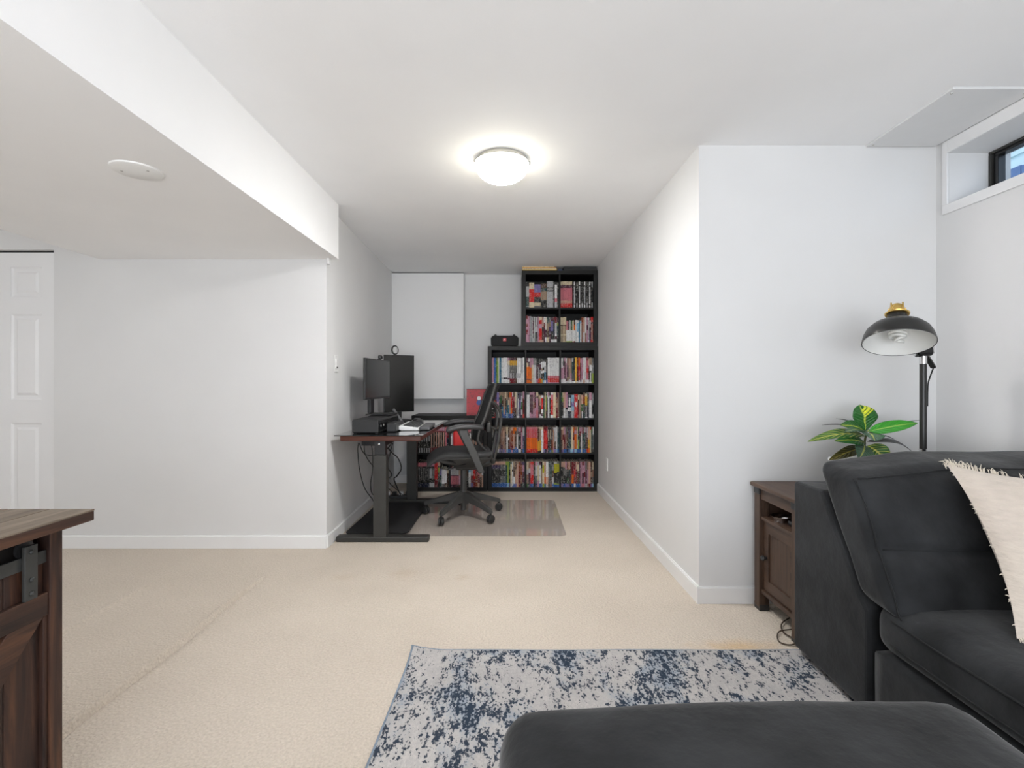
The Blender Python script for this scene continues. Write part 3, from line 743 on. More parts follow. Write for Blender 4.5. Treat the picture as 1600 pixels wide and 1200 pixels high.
CELLS = {
 ('U', 0, 0): [(120, 975, 'd18 e40 T36 w2 T4'), (180, 940, 'c26 r52 c22'), (235, 880, 'v34 r20 d24 c14 g8'), (100, 900, 'n18 T14 a36 d32'), (125, 905, 'n18 T14 a36 d32'), (225, 985, 'e22 g6 e4 g8 e60'), (195, 965, 'd10 k|w40 k|w14 d|p14 d|e22')],
 ('U', 0, 1): rep(6, 72, 985, 'c13 m12 p48 S10 r17') + [(28, 0, ''), (95, 975, 'k|w14 d4 k|e66 d4 k|w12'), (92, 970, 'd82 d|e18'), (95, 975, 'k|w14 d4 k|e66 d4 k|w12'), (92, 960, 'd82 d|e18'), (95, 975, 'k|w14 d4 k|e66 d4 k|w12'), (90, 970, 'd80 d|e20'), (95, 970, 'k|w14 d4 k|w68 d4 k|w10'), (80, 975, 'd20|e k60 d|e20')],
 ('U', 1, 0): [(70, 1010, 'R14 P16 R12 P10 R18 P30'), (60, 990, 'P96 P4'), (70, 985, 'T|e100'), (110, 965, 'w|g16 w|m50 w|g18 e16'), (105, 960, 'g|e40 e20 g|d40'), (40, 965, 'P100'), (100, 960, 'c12 r16 P18 r44 S10'), (60, 955, 'S40 d16 n34 S10'), (50, 950, 'w22 R20 m58'), (55, 955, 'c|w50 m30 w20'), (80, 940, 'T24 a30 n26 c20'), (70, 945, 'g20 a18 V30 m32'), (70, 930, 'm14 v40 d34 w12'), (60, 950, 'R12 d24 B34 d18 w12'), (70, 960, 'R24 e42 w10 m12 w12'), (60, 930, 'm20 L12 T40 d28')],
 ('U', 1, 1): rep(4, 52, 945, 'c30 n4 c|n34 c5 c|n27') + [(55, 820, 'p44 w50 L6'), (50, 820, 'm44 w50 L6'), (55, 825, 'e44 w50 L6'), (60, 820, 'G44 w50 L6'), (50, 825, 'c44 w52 r4'), (55, 825, 'n20 o26 w48 R6'), (55, 830, 'w100'), (60, 830, 'w12 l40 w48'), (55, 820, 't100'), (50, 820, 'l12 w88'), (65, 945, 'O30 s70'), (60, 940, 'S60 w40'), (60, 950, 'w12 w50 s38'), (50, 930, 'P30 m20 P50'), (48, 935, 'w10 m|w80 w10'), (55, 940, 'n12 w28 k10 V50'), (85, 950, 'r20 m8 R|S62 r10')],
 ('T', 0, 0): [(75, 965, 'P12 P84 w4'), (60, 965, 'b100'), (45, 960, 'G100'), (50, 965, 'a14 L86'), (30, 965, 'w100'), (70, 965, 't20 t80'), (70, 965, 'w78 e6 w16'), (75, 965, 'w78 d6 w16'), (70, 965, 'w78 d6 w16'), (70, 965, 'P12 c16 e52 m6 w14'), (52, 965, 'm12 y18 g26 k3 k|e22 R19'), (52, 965, 'm12 y18 g26 k3 k|e22 R19'), (52, 965, 'm12 y18 g26 k3 k|e22 R19'), (52, 965, 'm12 y18 g26 k3 k|e22 R19'), (52, 965, 'n12 y18 g26 k3 k|e22 n19'), (65, 965, 'w60 e20 w20'), (70, 965, 'w60 e20 w20'), (65, 960, 'e60 w40'), (60, 965, 'w100')],
 ('T', 0, 1): [(60, 960, 'm20 c16 o46 O6 o12'), (60, 955, 'w14 m20 o48 O6 o12'), (60, 955, 'P24 P14 o46 O6 o10'), (55, 955, 'P28 c60 c12'), (105, 950, 'g28 e72'), (55, 940, 'd26 m56 P18'), (55, 935, 'd24 m14 d|e44 r18'), (55, 940, 'd18 e6 m22 d|e34 o20'), (55, 940, 'd14 w26 a10 w10 d24 y16'), (55, 940, 'd12 w24 k12 w10 d30 l12'), (60, 940, 'd14 w16 e26 t32 w12'), (60, 935, 'd26 g28 d32 v14')] + rep(6, 66, 965, 'w70 p10 r16 P4'),
 ('T', 0, 2): [(65, 960, 'w40 P44 w16'), (45, 960, 'g14 k18 P50 w18'), (50, 965, 'P14 m70 w16'), (45, 955, 'w20 P60 m12 w8'), (60, 960, 's30 m46 a14 w10'), (55, 955, 'S40 a44 w16'), (55, 955, 'a60 P28 w12'), (60, 960, 'e16 T66 m10 w8'), (50, 960, 'k22 d60 k10 w8'), (75, 965, 'y12 y78 c10'), (50, 965, 'O34 R40 n18 w8'), (55, 965, 'o34 r54 w12'), (45, 955, 'P20 m60 V14 w6'), (60, 955, 'P86 w14'), (65, 965, 'w86 S14'), (50, 960, 'w100'), (75, 965, 'R12 p30 r18 p26 w14'), (30, 950, 'c30 n56 w14'), (85, 960, 'a28 w24 k6 k|w36 w6'), (70, 955, 'g30 w|k30 L40')],
 ('T', 1, 0): [(110, 965, 'R14 o40 n8 w4 k30 r4'), (70, 965, 'R20 V10 R70'), (85, 960, 'v36 P30 w34'), (55, 960, 's20 T60 e20'), (55, 960, 'a12 G30 B38 b20'), (60, 965, 'a16 n40 t24 b20'), (55, 965, 'a54 S32 b14'), (55, 965, 'c24 n44 b32'), (55, 960, 'a30 T50 l20'), (60, 965, 'n30 c20 t34 b16'), (55, 960, 'o20 S64 b16'), (50, 960, 'r60 o24 v16'), (45, 955, 'w16 R66 b18'), (45, 960, 'n18 p16 R40 B26'), (70, 960, 'c60 n26 d14'), (35, 960, 'w100'), (70, 960, 'd24 k|w46 k|e22 w8'), (65, 955, 'V30 v30 V40'), (60, 960, 'g14 e24 G30 e20 d12'), (75, 1000, 'P26 R60 r14')],
 ('T', 1, 1): [(115, 960, 'g9 w91'), (60, 960, 'P9 m70 P21'), (60, 960, 'P9 m76 P15'), (55, 965, 'P36 s30 P34'), (45, 960, 'm40 R20 P40'), (90, 960, 'c14 n8 P48 p30'), (45, 900, 'a20 n40 m40'), (55, 840, 'c14 S30 n40 w16'), (80, 850, 'w12 r50 w18 m12 w8'), (45, 850, 'g14 T60 G26'), (40, 960, 'c100'), (40, 955, 'k12 L60 n28'), (35, 955, 'w20 m80'), (60, 960, 'P16 w60 w24'), (45, 955, 'k12 w10 k66 g12'), (90, 955, 'w8 p20 r60 w12'), (100, 955, 'c52 k2 c30 c12 k2 c2'), (65, 955, 'm20 O20 S20 R40'), (50, 955, 's30 a40 s26 w4')],
 ('T', 1, 2): [(45, 960, 'G36 k64'), (40, 960, 'c20 L16 k56 w8'), (75, 960, 'S60 w40'), (80, 960, 'P60 k8 e32'), (130, 860, 'B12 B|w36 B6 w16 B4 B26'), (105, 855, 'l30 v20 l18 e32'), (125, 890, 'r34 r|w18 r48'), (40, 860, 'c20 n40 R40'), (80, 880, 'a100'), (70, 870, 'S40 G30 k|w30'), (70, 940, 'n10 O34 k|g36 T20'), (85, 920, 'c12 y36 G4 k|e44 w4'), (60, 900, 'k30 T20 B50'), (100, 955, 'P30 w60 w10'), (70, 940, 'g6 d|e40 k40 d|w14')],
 ('T', 2, 0): [(55, 950, 'c8 g30 d40 b22'), (60, 955, 'a20 g20 g48 v12'), (55, 950, 'T30 V56 v14'), (55, 955, 'c10 e30 c48 w12'), (50, 950, 'a14 n70 v16'), (55, 955, 'a10 s60 m18 V12'), (60, 955, 's14 S30 s42 v14'), (50, 955, 'a20 n50 a18 P12'), (50, 955, 'c30 w56 l14'), (45, 950, 'n40 w10 n36 b14'), (50, 950, 'a20 s40 R26 b14'), (60, 955, 'S14 O60 R16 P10'), (50, 955, 'o26 S60 b14'), (55, 950, 'o14 n66 b20'), (50, 955, 'g30 w56 b14'), (90, 950, 'P16 m18 k52 w14'), (45, 950, 'R20 P66 k14'), (60, 955, 'e34 V52 b14')],
 ('T', 2, 1): rep(6, 64, 960, 'p8 r|p34 o44 r14') + [(60, 955, 'a6 n50 y38 n6'), (60, 955, 'c8 a44 y40 d8'), (80, 955, 'c10 w80 w10'), (60, 955, 'R10 r76 v14'), (50, 955, 'R14 r72 B14'), (35, 955, 'p40 r46 P14'), (65, 950, 'd10 k|c44 k36 T10'), (65, 955, 'd10 k|c36 k44 b10'), (55, 950, 'n20 g30 O40 L10'), (40, 955, 'e10 S70 P20'), (60, 955, 'e16 d|w40 n30 v14'), (50, 960, 'w86 l14'), (60, 955, 'g20 T66 b14')],
 ('T', 2, 2): [(55, 955, 'c10 s40 n38 V12'), (45, 955, 'S30 R20 S38 v12'), (55, 955, 'P30 R56 b14'), (45, 955, 'g30 s56 b14'), (60, 955, 'd14 n60 B26'), (60, 955, 'm10 V30 T46 b14'), (50, 955, 'g20 T66 l14'), (60, 955, 'c86 l14'), (45, 950, 'o20 R30 S36 v14'), (80, 955, 'O14 P14 o58 l14'), (40, 955, 'c86 b14'), (50, 950, 'G10 d40 L36 b14'), (60, 955, 'P16 R16 d54 b14'), (45, 955, 'P24 w62 w14'), (60, 950, 'R24 T30 g32 b14'), (60, 955, 'e20 T66 b14'), (40, 950, 'P20 m66 t14'), (50, 950, 'k|w40 n46 r14'), (70, 955, 'S18 S30 y34 o18'), (45, 955, 'r10 c80 c10'), (50, 950, 'G20 T66 k14'), (40, 955, 'w30 g56 k14')],
 ('T', 3, 0): rep(5, 55, 960, 'S12 m2 V14 d56 b16') + rep(3, 55, 955, 'S12 k2 g18 d24 g26 b18') + [(50, 965, 'L14 T70 b16'), (55, 965, 'L84 l16'), (45, 955, 'G30 k54 V16'), (50, 965, 'g10 c76 e14'), (45, 960, 'w30 k8 w56 v6'), (55, 955, 'a20 n40 w26 b14'), (45, 955, 'n30 a20 S36 v14'), (65, 960, 'a10 S76 S14'), (65, 955, 'O40 R46 R14'), (55, 955, 'm12 O40 s34 d14'), (70, 950, 'V12 P26 m46 T16')],
 ('T', 3, 1): [(70, 960, 'c30 e20 s36 G14'), (60, 955, 's26 e18 m42 V14'), (100, 960, 'r12 p40 r34 b14'), (55, 955, 'n20 d66 d14'), (70, 955, 'P16 e40 g30 V14'), (60, 955, 'e14 c60 P26'), (60, 960, 'm14 w72 b14'), (45, 955, 'k26 a60 b14'), (60, 965, 'c14 Y30 c42 L14'), (55, 955, 'S60 o26 t14'), (75, 960, 'w60 S28 e12'), (55, 955, 'T20 g66 k14'), (60, 955, 'g14 T50 n22 s14'), (70, 955, 'd10 g26 n26 e24 b14'), (100, 960, 'e8 Y36 d40 L6 b10'), (70, 955, 'g8 Y32 d46 L4 b10')],
 ('T', 3, 2): [(75, 955, 'S20 k30 d36 v14'), (65, 955, 'S22 g30 d34 b14'), (60, 955, 'P30 g28 d28 v14'), (60, 955, 'O30 d34 G22 v14'), (50, 955, 'S30 T30 d26 V14'), (50, 955, 'n40 m46 B14'), (75, 960, 'R50 o36 b14'), (65, 960, 'R30 r30 R26 w14'), (55, 955, 'S30 R56 b14'), (60, 955, 's10 c26 n50 b14'), (45, 955, 'm86 b14'), (55, 960, 'P70 P30'), (65, 955, 'R14 P30 m42 p14'), (50, 955, 'P40 R20 P40'), (60, 950, 'g30 m56 e14'), (50, 955, 's30 P56 s14'), (70, 955, 'S86 R14'), (60, 950, 'n40 a20 n26 v14'), (50, 950, 'c30 s30 g26 l14')],
 ('B', 0, 0): rep(6, 78, 950, 'p12 R4 k|e40 k26 k|e18') + rep(6, 78, 950, 'P14 R6 k|S60 R20') + [(60, 950, 'p16 R4 p66 r14'), (60, 950, 'p20 R20 B60')],
 ('B', 0, 1): [(60, 700, 'e10 w50 B40'), (60, 720, 'P60 B40'), (60, 760, 'R100'), (40, 760, 'w60 g40')] + rep(9, 90, 930, 'p16 R5 k|w22 k4 k|S53'),
 ('B', 1, 0): rep(6, 60, 930, 'p16 k6 d|g50 k12 B16') + [(70, 930, 'P16 k8 e40 k18 e18'), (70, 930, 'P16 k8 g44 k14 e18'), (85, 960, 'r70 R30'), (60, 930, 'S14 k6 L20 d60'), (45, 690, 'v36 T60 e4'), (80, 660, 'w80 g20'), (60, 640, 'w76 n24'), (45, 640, 'c20 n80')],
 ('B', 1, 1): rep(4, 60, 690, 'e36 m4 p44 m16') + [(65, 660, 'a34 P50 n16'), (50, 640, 'n40 d60'), (110, 660, 'a100'), (60, 640, 'n40 k60'), (70, 700, 'l20 w60 e20'), (60, 720, 'e40 R40 v20'), (75, 780, 'r60 R40'), (60, 780, 'R40 O60'), (60, 780, 'p40 R40 S20'), (60, 740, 'S50 n50'), (45, 900, 'w30 w20 S50')],
}
ORD = ['first', 'second', 'third', 'fourth', 'fifth', 'sixth', 'seventh', 'eighth', 'ninth', 'tenth', 'eleventh', 'twelfth', 'thirteenth', 'fourteenth', 'fifteenth', 'sixteenth', 'seventeenth', 'eighteenth', 'nineteenth', 'twentieth', 'twenty-first', 'twenty-second', 'twenty-third', 'twenty-fourth']
CELLNAME = {('U', 0, 0): 'top-left cubby of upper bookcase', ('U', 0, 1): 'top-right cubby of upper bookcase', ('U', 1, 0): 'bottom-left cubby of upper bookcase', ('U', 1, 1): 'bottom-right cubby of upper bookcase'}
for r_, rn in enumerate(('top', 'second', 'third', 'bottom')):
    for c_, cn in enumerate(('left', 'middle', 'right')): CELLNAME[('T', r_, c_)] = f'{rn}-row {cn} cubby of wide bookcase'
for r_, rn in enumerate(('top', 'bottom')):
    for c_, cn in enumerate(('left', 'right')): CELLNAME[('B', r_, c_)] = f'{rn}-{cn} cubby of low bookcase'
def parse(bands):
    out = []
    for tok in bands.split():
        ks = [ch for ch in tok if ch.isalpha()]
        num = int(''.join(ch for ch in tok if ch.isdigit()))
        out.append((ks[0], ks[1] if len(ks) > 1 else None, num))
    tot = sum(o[2] for o in out)
    return [(a, b, n / tot) for a, b, n in out]
rng = random.Random(7)
PAGE = (.62, .57, .47)
NB = 0
def make_book(x0, w, h, z0, y0, depth, bands, label, group):
    """spine faces -y; bands top to bottom; a second colour is a title strip"""
    m = MB()
    jit = 1 + rng.uniform(-.12, .12)
    def cl(k): return tuple(min(1, (c ** 1.3) * jit) for c in C[k])
    cols = [0, .28, .72, 1.0]
    bul = [0.003, 0.0, 0.0, 0.003]     # slightly rounded spine
    z = z0 + h
    zs = [z]
    for b in bands: z -= b[2] * h; zs.append(z)
    zs[-1] = z0
    xs = [x0 + w * c for c in cols]
    for i, b in enumerate(bands):
        for k in range(3):
            cc = cl(b[1]) if (b[1] and k == 1) else cl(b[0])
            m.add([(xs[k], y0 + bul[k], zs[i + 1]), (xs[k + 1], y0 + bul[k + 1], zs[i + 1]), (xs[k + 1], y0 + bul[k + 1], zs[i]), (xs[k], y0 + bul[k], zs[i])], [(0, 1, 2, 3)], cc)
    c0 = cl(max(bands, key=lambda q: q[2])[0])
    y1 = y0 + depth; zt = z0 + h; yb = y0 + .003
    t = min(.002, w * .2)
    m.add([(x0, yb, z0), (x0, y1, z0), (x0, y1, zt), (x0, yb, zt)], [(0, 3, 2, 1)], c0)
    m.add([(x0 + w, yb, z0), (x0 + w, y1, z0), (x0 + w, y1, zt), (x0 + w, yb, zt)], [(0, 1, 2, 3)], c0)
    m.add([(x0, y1, z0), (x0 + w, y1, z0), (x0 + w, y1, zt), (x0, y1, zt)], [(0, 3, 2, 1)], PAGE)
    m.add([(x0, yb, z0), (x0 + w, yb, z0), (x0 + w, y1, z0), (x0, y1, z0)], [(0, 3, 2, 1)], c0)
    # top: cover rim round a lowered page block
    q = .004
    o_ = [(x0, yb, zt), (x0 + w, yb, zt), (x0 + w, y1, zt), (x0, y1, zt)]
    i_ = [(x0 + t, yb + t, zt), (x0 + w - t, yb + t, zt), (x0 + w - t, y1, zt), (x0 + t, y1, zt)]
    l_ = [(a, b, c - q) for (a, b, c) in i_]
    m.add(o_ + i_, [(0, 1, 5, 4), (1, 2, 6, 5), (3, 0, 4, 7)], c0)
    m.add(i_ + l_, [(0, 1, 5, 4), (1, 2, 6, 5), (3, 0, 4, 7)], c0)
    m.add(l_, [(0, 1, 2, 3)], PAGE)
    base = Vector((x0 + w / 2, y0 + depth / 2, z0))
    m.v = [v - base for v in m.v]
    o = m.build('book', M_book, attr=True)
    o.location = base
    return tag(o, label, 'book', group)
US = CS / 1250.0
for key, lst in CELLS.items():
    cell = {'U': cellU, 'T': cellT, 'B': cellB}[key[0]][(key[1], key[2])]
    tot = sum(b[0] for b in lst)
    target = 1235.0
    sc_ = (target / tot) if (key[0] != 'B' or True) else 1
    if sc_ > 1.45: sc_ = 1.0
    x = cell[0] + .002
    n = 0
    for (wd, h, bands) in lst:
        wd *= sc_
        if h == 0:
            x += wd * US; continue
        bd = parse(bands)
        w = wd * US - .0009
        main = {}
        for (a, b, f) in bd: main[a] = main.get(a, 0) + f
        top = sorted(main, key=lambda q: -main[q])
        cn = CN[top[0]]
        if len(top) > 1 and main[top[1]] > .18: cn = f'{CN[top[0]]} and {CN[top[1]]}'
        n += 1
        label = f'{cn} book, {ORD[n - 1]} from left, {CELLNAME[key]}'
        hh = h / 24.0 / 154.5 * rng.uniform(.992, 1.008)
        make_book(x, w, hh, cell[1], YS + .012 + rng.uniform(0, .008), .15 + rng.uniform(0, .05), bd, label, 'books in the ' + CELLNAME[key])
        NB += 1
        x += wd * US

# things lying on the bookcases
ztop = HT + HU
xU = XT0 + WT - .767 - .006
zz = ztop
for (w_, d_, h_, c_, lab) in ((.355, .24, .012, 'y', 'amber magazine lying lowest in the stack on the upper bookcase'), (.352, .23, .010, 'c', 'cream magazine lying in the middle of the stack on the upper bookcase'),
                              (.345, .235, .011, 'o', 'orange magazine lying second from top on the upper bookcase'), (.325, .23, .010, 'c', 'cream magazine lying on top of the stack on the upper bookcase')):
    m = MB()
    x0 = xU + .004; y0 = YS + .01
    m.box(x0, x0 + w_, y0, y0 + d_, zz, zz + .002, colr=C[c_]).box(x0 + .001, x0 + w_ - .002, y0 + .002, y0 + d_ - .002, zz + .002, zz + h_ - .002, colr=C['y' if c_ in 'yo' else 'c']).box(x0, x0 + w_, y0, y0 + d_, zz + h_ - .002, zz + h_, colr=C[c_])
    o = m.build('magazine', M_book, attr=True)
    tag(o, lab, 'magazine', 'magazines lying on the upper bookcase')
    zz += h_ + .0003
bx = thing('flat_box', 'flat black box lying on the upper bookcase beside the wall', 'box', (xU + .6, YS + .2, ztop))
MB().box(xU + .425, xU + .757, YS + .01, YS + .33, ztop, ztop + .028).build('tray', M_black, bx, bevel=.002)
MB().box(xU + .422, xU + .760, YS + .007, YS + .333, ztop + .022, ztop + .036).build('lid', M_black, bx, bevel=.002)
o = MB().box(xU + .372, xU + .412, YS + .02, YS + .14, ztop, ztop + .012).build('small_case', plain('blue_case', (.08, .14, .38), .4), bevel=.002)
tag(o, 'small blue case lying between the magazines and the flat box', 'case')

# boombox speaker on the wide bookcase
sp = thing('portable_speaker', 'black portable speaker with red badge on top of the wide bookcase', 'speaker', (-.075, YS + .12, HT))
zc = HT + .060
prof = [(-.125, -.055), (.125, -.055), (.140, -.045), (.142, .030), (.120, .052), (-.120, .052), (-.142, .030), (-.140, -.045)]
MB().prism([(-.075 + a, zc + b) for a, b in prof], YS + .05, YS + .17, axis='y').build('body', M_matblk, sp, bevel=.01, seg=3)
for sx in (-1, 1):
    MB().tube(smooth_path([(-.075 + sx * .085, YS + .11, zc + .048), (-.075 + sx * .09, YS + .11, zc + .062), (-.075 + sx * .10, YS + .11, zc + .064), (-.075 + sx * .112, YS + .11, zc + .046)], 4), .006, 8).build('handle_lug', M_black, sp)
bdg = MB().box(-.075 - .017, -.075 + .017, YS + .044, YS + .051, zc - .006, zc + .026).build('badge', plain('red_badge', (.55, .02, .03), .4), sp, bevel=.003)
cu = bpy.data.curves.new('badge_lettering', 'FONT'); cu.body = 'JBL'; cu.size = .019; cu.align_x = 'CENTER'; cu.align_y = 'CENTER'; cu.extrude = .0006
to = bpy.data.objects.new('badge_lettering', cu); col.objects.link(to)
dg = bpy.context.evaluated_depsgraph_get()
me = bpy.data.meshes.new_from_object(to.evaluated_get(dg))
bpy.data.objects.remove(to)
lt = bpy.data.objects.new('lettering', me); col.objects.link(lt); me.materials.clear(); me.materials.append(M_white)
lt.parent = bdg; lt.location = Vector((-.075, YS + .0432, zc + .010)) - Vector(sp.location); lt.rotation_euler = (math.pi / 2, 0, 0)

# red print standing on the low bookcase: generic pattern
def red_print():
    m, nt, b = newmat('red_print_art'); L = nt.links.new
    tc = node(nt, 'ShaderNodeTexCoord')
    nz = node(nt, 'ShaderNodeTexNoise'); setin(nz, Scale=26.0, Detail=3.0, Distortion=1.5)
    mp = node(nt, 'ShaderNodeMapping'); mp.inputs['Scale'].default_value = (.7, 1, 1.6); L(tc.outputs['Object'], mp.inputs[0]); L(mp.outputs[0], nz.inputs['Vector'])
    rp = node(nt, 'ShaderNodeValToRGB'); e = rp.color_ramp.elements
    e[0].position = .33; e[0].color = (.10, .01, .015, 1); e[1].position = .44; e[1].color = (.40, .012, .022, 1)
    L(nz.outputs['Fac'], rp.inputs[0])
    L(rp.outputs[0], b.inputs['Base Color']); b.inputs['Roughness'].default_value = .45
    return m
rt = thing('red_print_board', 'red art board standing on the low bookcase behind the chair', 'picture', (-.37, YS + .05, HB))
tl = Matrix.Translation((-.355, YS + .030, HB)) @ Matrix.Rotation(math.radians(-5), 4, 'X')
MB().box(-.108, .108, 0, .012, 0, .272, tl).build('board', red_print(), rt, bevel=.001)
MB().box(-.110, .110, -.002, .014, .266, .274, tl).build('top_edge', M_black, rt)
MB().lathe([(0, -.002), (.020, -.001), (.020, .001), (0, .002)], tl @ Matrix.Translation((.018, -.001, .175)) @ Matrix.Rotation(math.pi / 2, 4, 'X'), 20).build('printed_disc', M_white, rt)
MB().lathe([(0, -.002), (.030, -.001), (.030, .001), (0, .002)], tl @ Matrix.Translation((.022, -.0012, .130)) @ Matrix.Rotation(math.pi / 2, 4, 'X') @ Matrix.Scale(.9, 4, (0, 1, 0)), 20).build('printed_disc', plain('print_blue', (.03, .09, .32), .5), rt)
# small red box in front of books in the low bookcase
cb = cellB[(0, 1)]
o = MB().rbox((cb[0] + .085, YS + .005 + .03, cb[1] + .11), (.056, .03, .108), .014, 6).build('red_box', plain('bright_red_plastic', (.75, .03, .03), .35), smooth=True)
tag(o, 'bright red rounded box in front of the books behind the armrest', 'box')

# ------------------------------------------------------------------ desk
desk = thing('standing_desk', 'cherry wood standing desk with black glass top and charcoal legs', 'desk', (-.91, 3.95, 0))
DT = .744
MB().box(-1.175, -.622, 3.32, 4.64, DT - .043, DT - .006).build('desk_top', M_deskwood, desk, bevel=.006)
MB().box(-1.205, -.606, 3.29, 4.66, DT - .006, DT).build('glass_top', plain('black_glass', (.010, .012, .013), .04, noise_amt=.05, coat=1), desk, bevel=.001)
for (yl, tagname) in ((3.385, 'near'), (4.45, 'far')):
    MB().box(-.957, -.867, yl - .035, yl + .035, .035, .60).build('leg', M_frame, desk, bevel=.004)
    MB().box(-.950, -.874, yl - .028, yl + .028, .60, DT - .043).build('inner_leg', M_black, desk, bevel=.003)
    MB().box(-1.215, -.575, yl - .035, yl + .035, .0, .038).build('foot', M_frame, desk, bevel=.008)
MB().box(-.940, -.884, 3.413, 4.42, DT - .085, DT - .044).build('crossbar', M_black, desk)
MB().lathe([(0, .004), (.006, .003), (.007, 0)], Matrix.Translation((-.918, 3.357, .676)) @ Matrix.Rotation(math.pi / 2, 4, 'X'), 12).build('screw', M_chrome, desk)
MB().box(-1.16, -1.03, 3.75, 4.30, DT - .13, DT - .05).build('cable_tray', M_black, desk)

# mats
o = MB().prism([(-1.205, 3.53), (-1.19, 3.505), (-.80, 3.505), (-.765, 3.525), (-.752, 3.56), (-.752, 4.36), (-.77, 4.385), (-1.19, 4.385), (-1.205, 4.37)], .006, .022).build('standing_mat', M_matblk, bevel=.007, seg=3)
tag(o, 'black foam standing mat on the floor under the desk', 'mat')
def rrect(x0, x1, y0, y1, r, n=6):
    out = []
    for (cx, cy, a0) in ((x1 - r, y0 + r, -90), (x1 - r, y1 - r, 0), (x0 + r, y1 - r, 90), (x0 + r, y0 + r, 180)):
        for k in range(n + 1):
            a = math.radians(a0 + 90 * k / n); out.append((cx + r * math.cos(a), cy + r * math.sin(a)))
    return out
o = MB().prism(rrect(-.765, .393, 3.475, 4.545, .05), .002, .0055).build('chair_mat', M_clear, bevel=.001)
tag(o, 'glossy clear plastic chair mat on the carpet under the office chair', 'mat')

# power strip and cables under the desk
ps = thing('power_strip', 'black power strip with white plugs lying under the desk', 'power strip', (-1.08, 4.49, .0))
Mz = Matrix.Translation((-1.06, 4.52, .03)) @ Matrix.Rotation(.12, 4, 'Z')
MB().box(-.13, .13, -.03, .03, -.028, .028, Mz).build('body', M_black, ps, bevel=.006)
for i in range(4): MB().box(-.11 + i * .06, -.07 + i * .06, -.02, .02, .028, .06, Mz).build('plug', M_black if i % 2 else M_white, ps, bevel=.005)
def cable(label, pts, r=.0035):
    o = MB().tube(smooth_path(pts, 8), r, 6).build('cable', M_cord, smooth=True)
    return tag(o, label, 'cable', 'cables hanging under the desk')
cable('outermost cable hanging in a wavy line under the desk', [P(560, 692, 3.62), P(559, 706, 3.62), P(562, 735, 3.64), P(570, 763, 3.72), P(583, 782, 3.85), (-1.12, 4.05, .03), (-1.11, 4.4, .035)])
cable('cable looping sideways behind the desk leg', [P(561, 692, 3.6), P(567, 706, 3.6), P(574, 711, 3.6), P(590, 711, 3.62), P(606, 700, 3.66), P(612, 692, 3.7)])
cable('cable curving diagonally behind the desk leg', [P(569, 692, 3.7), P(570, 708, 3.7), P(577, 721, 3.72), P(584, 730, 3.75), P(590, 745, 3.8), (-1.08, 4.2, .2), (-1.06, 4.47, .06)])
cable('cable hanging straight just left of the desk leg', [P(579, 692, 3.65), P(582, 706, 3.65), P(582, 735, 3.66), P(579, 758, 3.7), P(583, 773, 3.8), (-1.10, 4.1, .15), (-1.04, 4.46, .065)])
cable('thick looped cable right of the near desk leg', [P(606, 700, 3.75), P(613, 708, 3.75), P(622, 716, 3.78), P(627, 732, 3.8), P(620, 744, 3.9), P(616, 750, 4.1), (-1.02, 4.46, .065)], .005)
cable('cable sagging from the desk tray to the power strip', [P(614, 692, 3.8), P(611, 702, 3.8), P(606, 728, 3.85), P(612, 742, 3.95), (-1.07, 4.2, .25), (-1.0, 4.47, .065)])

# monitors
def monitor(name, label, a, b, z0, z1, group, port=False):
    """screen lower edge runs from a (near) to b (far), faces right of that"""
    a = Vector((*a, 0)); b = Vector((*b, 0))
    w = (b - a).length; u = (b - a).normalized()
    n = Vector((u.y, -u.x, 0))
    M = Matrix(((u.x, -n.x, 0, 0), (u.y, -n.y, 0, 0), (0, 0, 1, 0), (0, 0, 0, 1)))
    c = (a + b) / 2
    r = thing(name, label, 'monitor', (c.x, c.y, DT), math.atan2(u.y, u.x), group)
    h0, h1 = z0 - DT, z1 - DT
    # local x along screen, local -y faces viewer side
    MB().box(-w / 2, w / 2, 0, .018, h0, h1).build('bezel', M_black, r, world=False, bevel=.003)
    MB().box(-w / 2 + .006, w / 2 - .006, -.0015, .001, h0 + (.016 if not port else .006), h1 - .006).build('screen', M_screen, r, world=False)
    MB().box(-w * .36, w * .36, .018, .045, h0 + .07, h1 - .07).build('rear_housing', M_black, r, world=False, bevel=.01)
    return r, w
m1, w1 = monitor('monitor', 'landscape black monitor on the near end of the desk', (-1.085, 3.60), (-1.048, 4.17), .972, 1.286, 'monitors on the desk')
MB().box(-.045, .03, .045, .075, .115, .46).build('stand_column', M_black, m1, world=False, bevel=.006)
MB().box(-.10, .10, -.13, .07, .101, .113).build('stand_base', M_black, m1, world=False, bevel=.004)
m2, w2 = monitor('monitor', 'upright portrait black monitor at the far end of the desk', (-1.168, 4.44), (-.925, 4.60), .828, 1.358, 'monitors on the desk', True)
MB().box(-.04, .04, .04, .075, .012, .35).build('stand_column', M_black, m2, world=False, bevel=.006)
MB().prism(rrect(-.10, .10, -.08, .085, .03), 0.0005, .013).build('stand_base', M_black, m2, world=False, bevel=.003)
wc = thing('webcam', 'small black webcam clipped on the landscape monitor', 'webcam', (-1.063, 3.95, 1.286))
MB().box(-1.080, -1.052, 3.915, 3.965, 1.292, 1.322).build('body', M_black, wc, bevel=.008, seg=3)
MB().box(-1.088, -1.060, 3.93, 3.95, 1.280, 1.293).build('clip', M_black, wc, bevel=.002)
MB().lathe([(0, .004), (.008, .003), (.009, 0)], Matrix.Translation((-1.052, 3.94, 1.308)) @ Matrix.Rotation(math.pi / 2, 4, 'Y'), 16).build('lens', M_blackgloss, wc)
rg = thing('ring_light', 'small black ring light on top of the portrait monitor', 'lamp', (-1.085, 4.5, 1.358))
cR = Vector((-1.083, 4.50, 1.402))
uR = Vector((.55, .8, 0)).normalized()
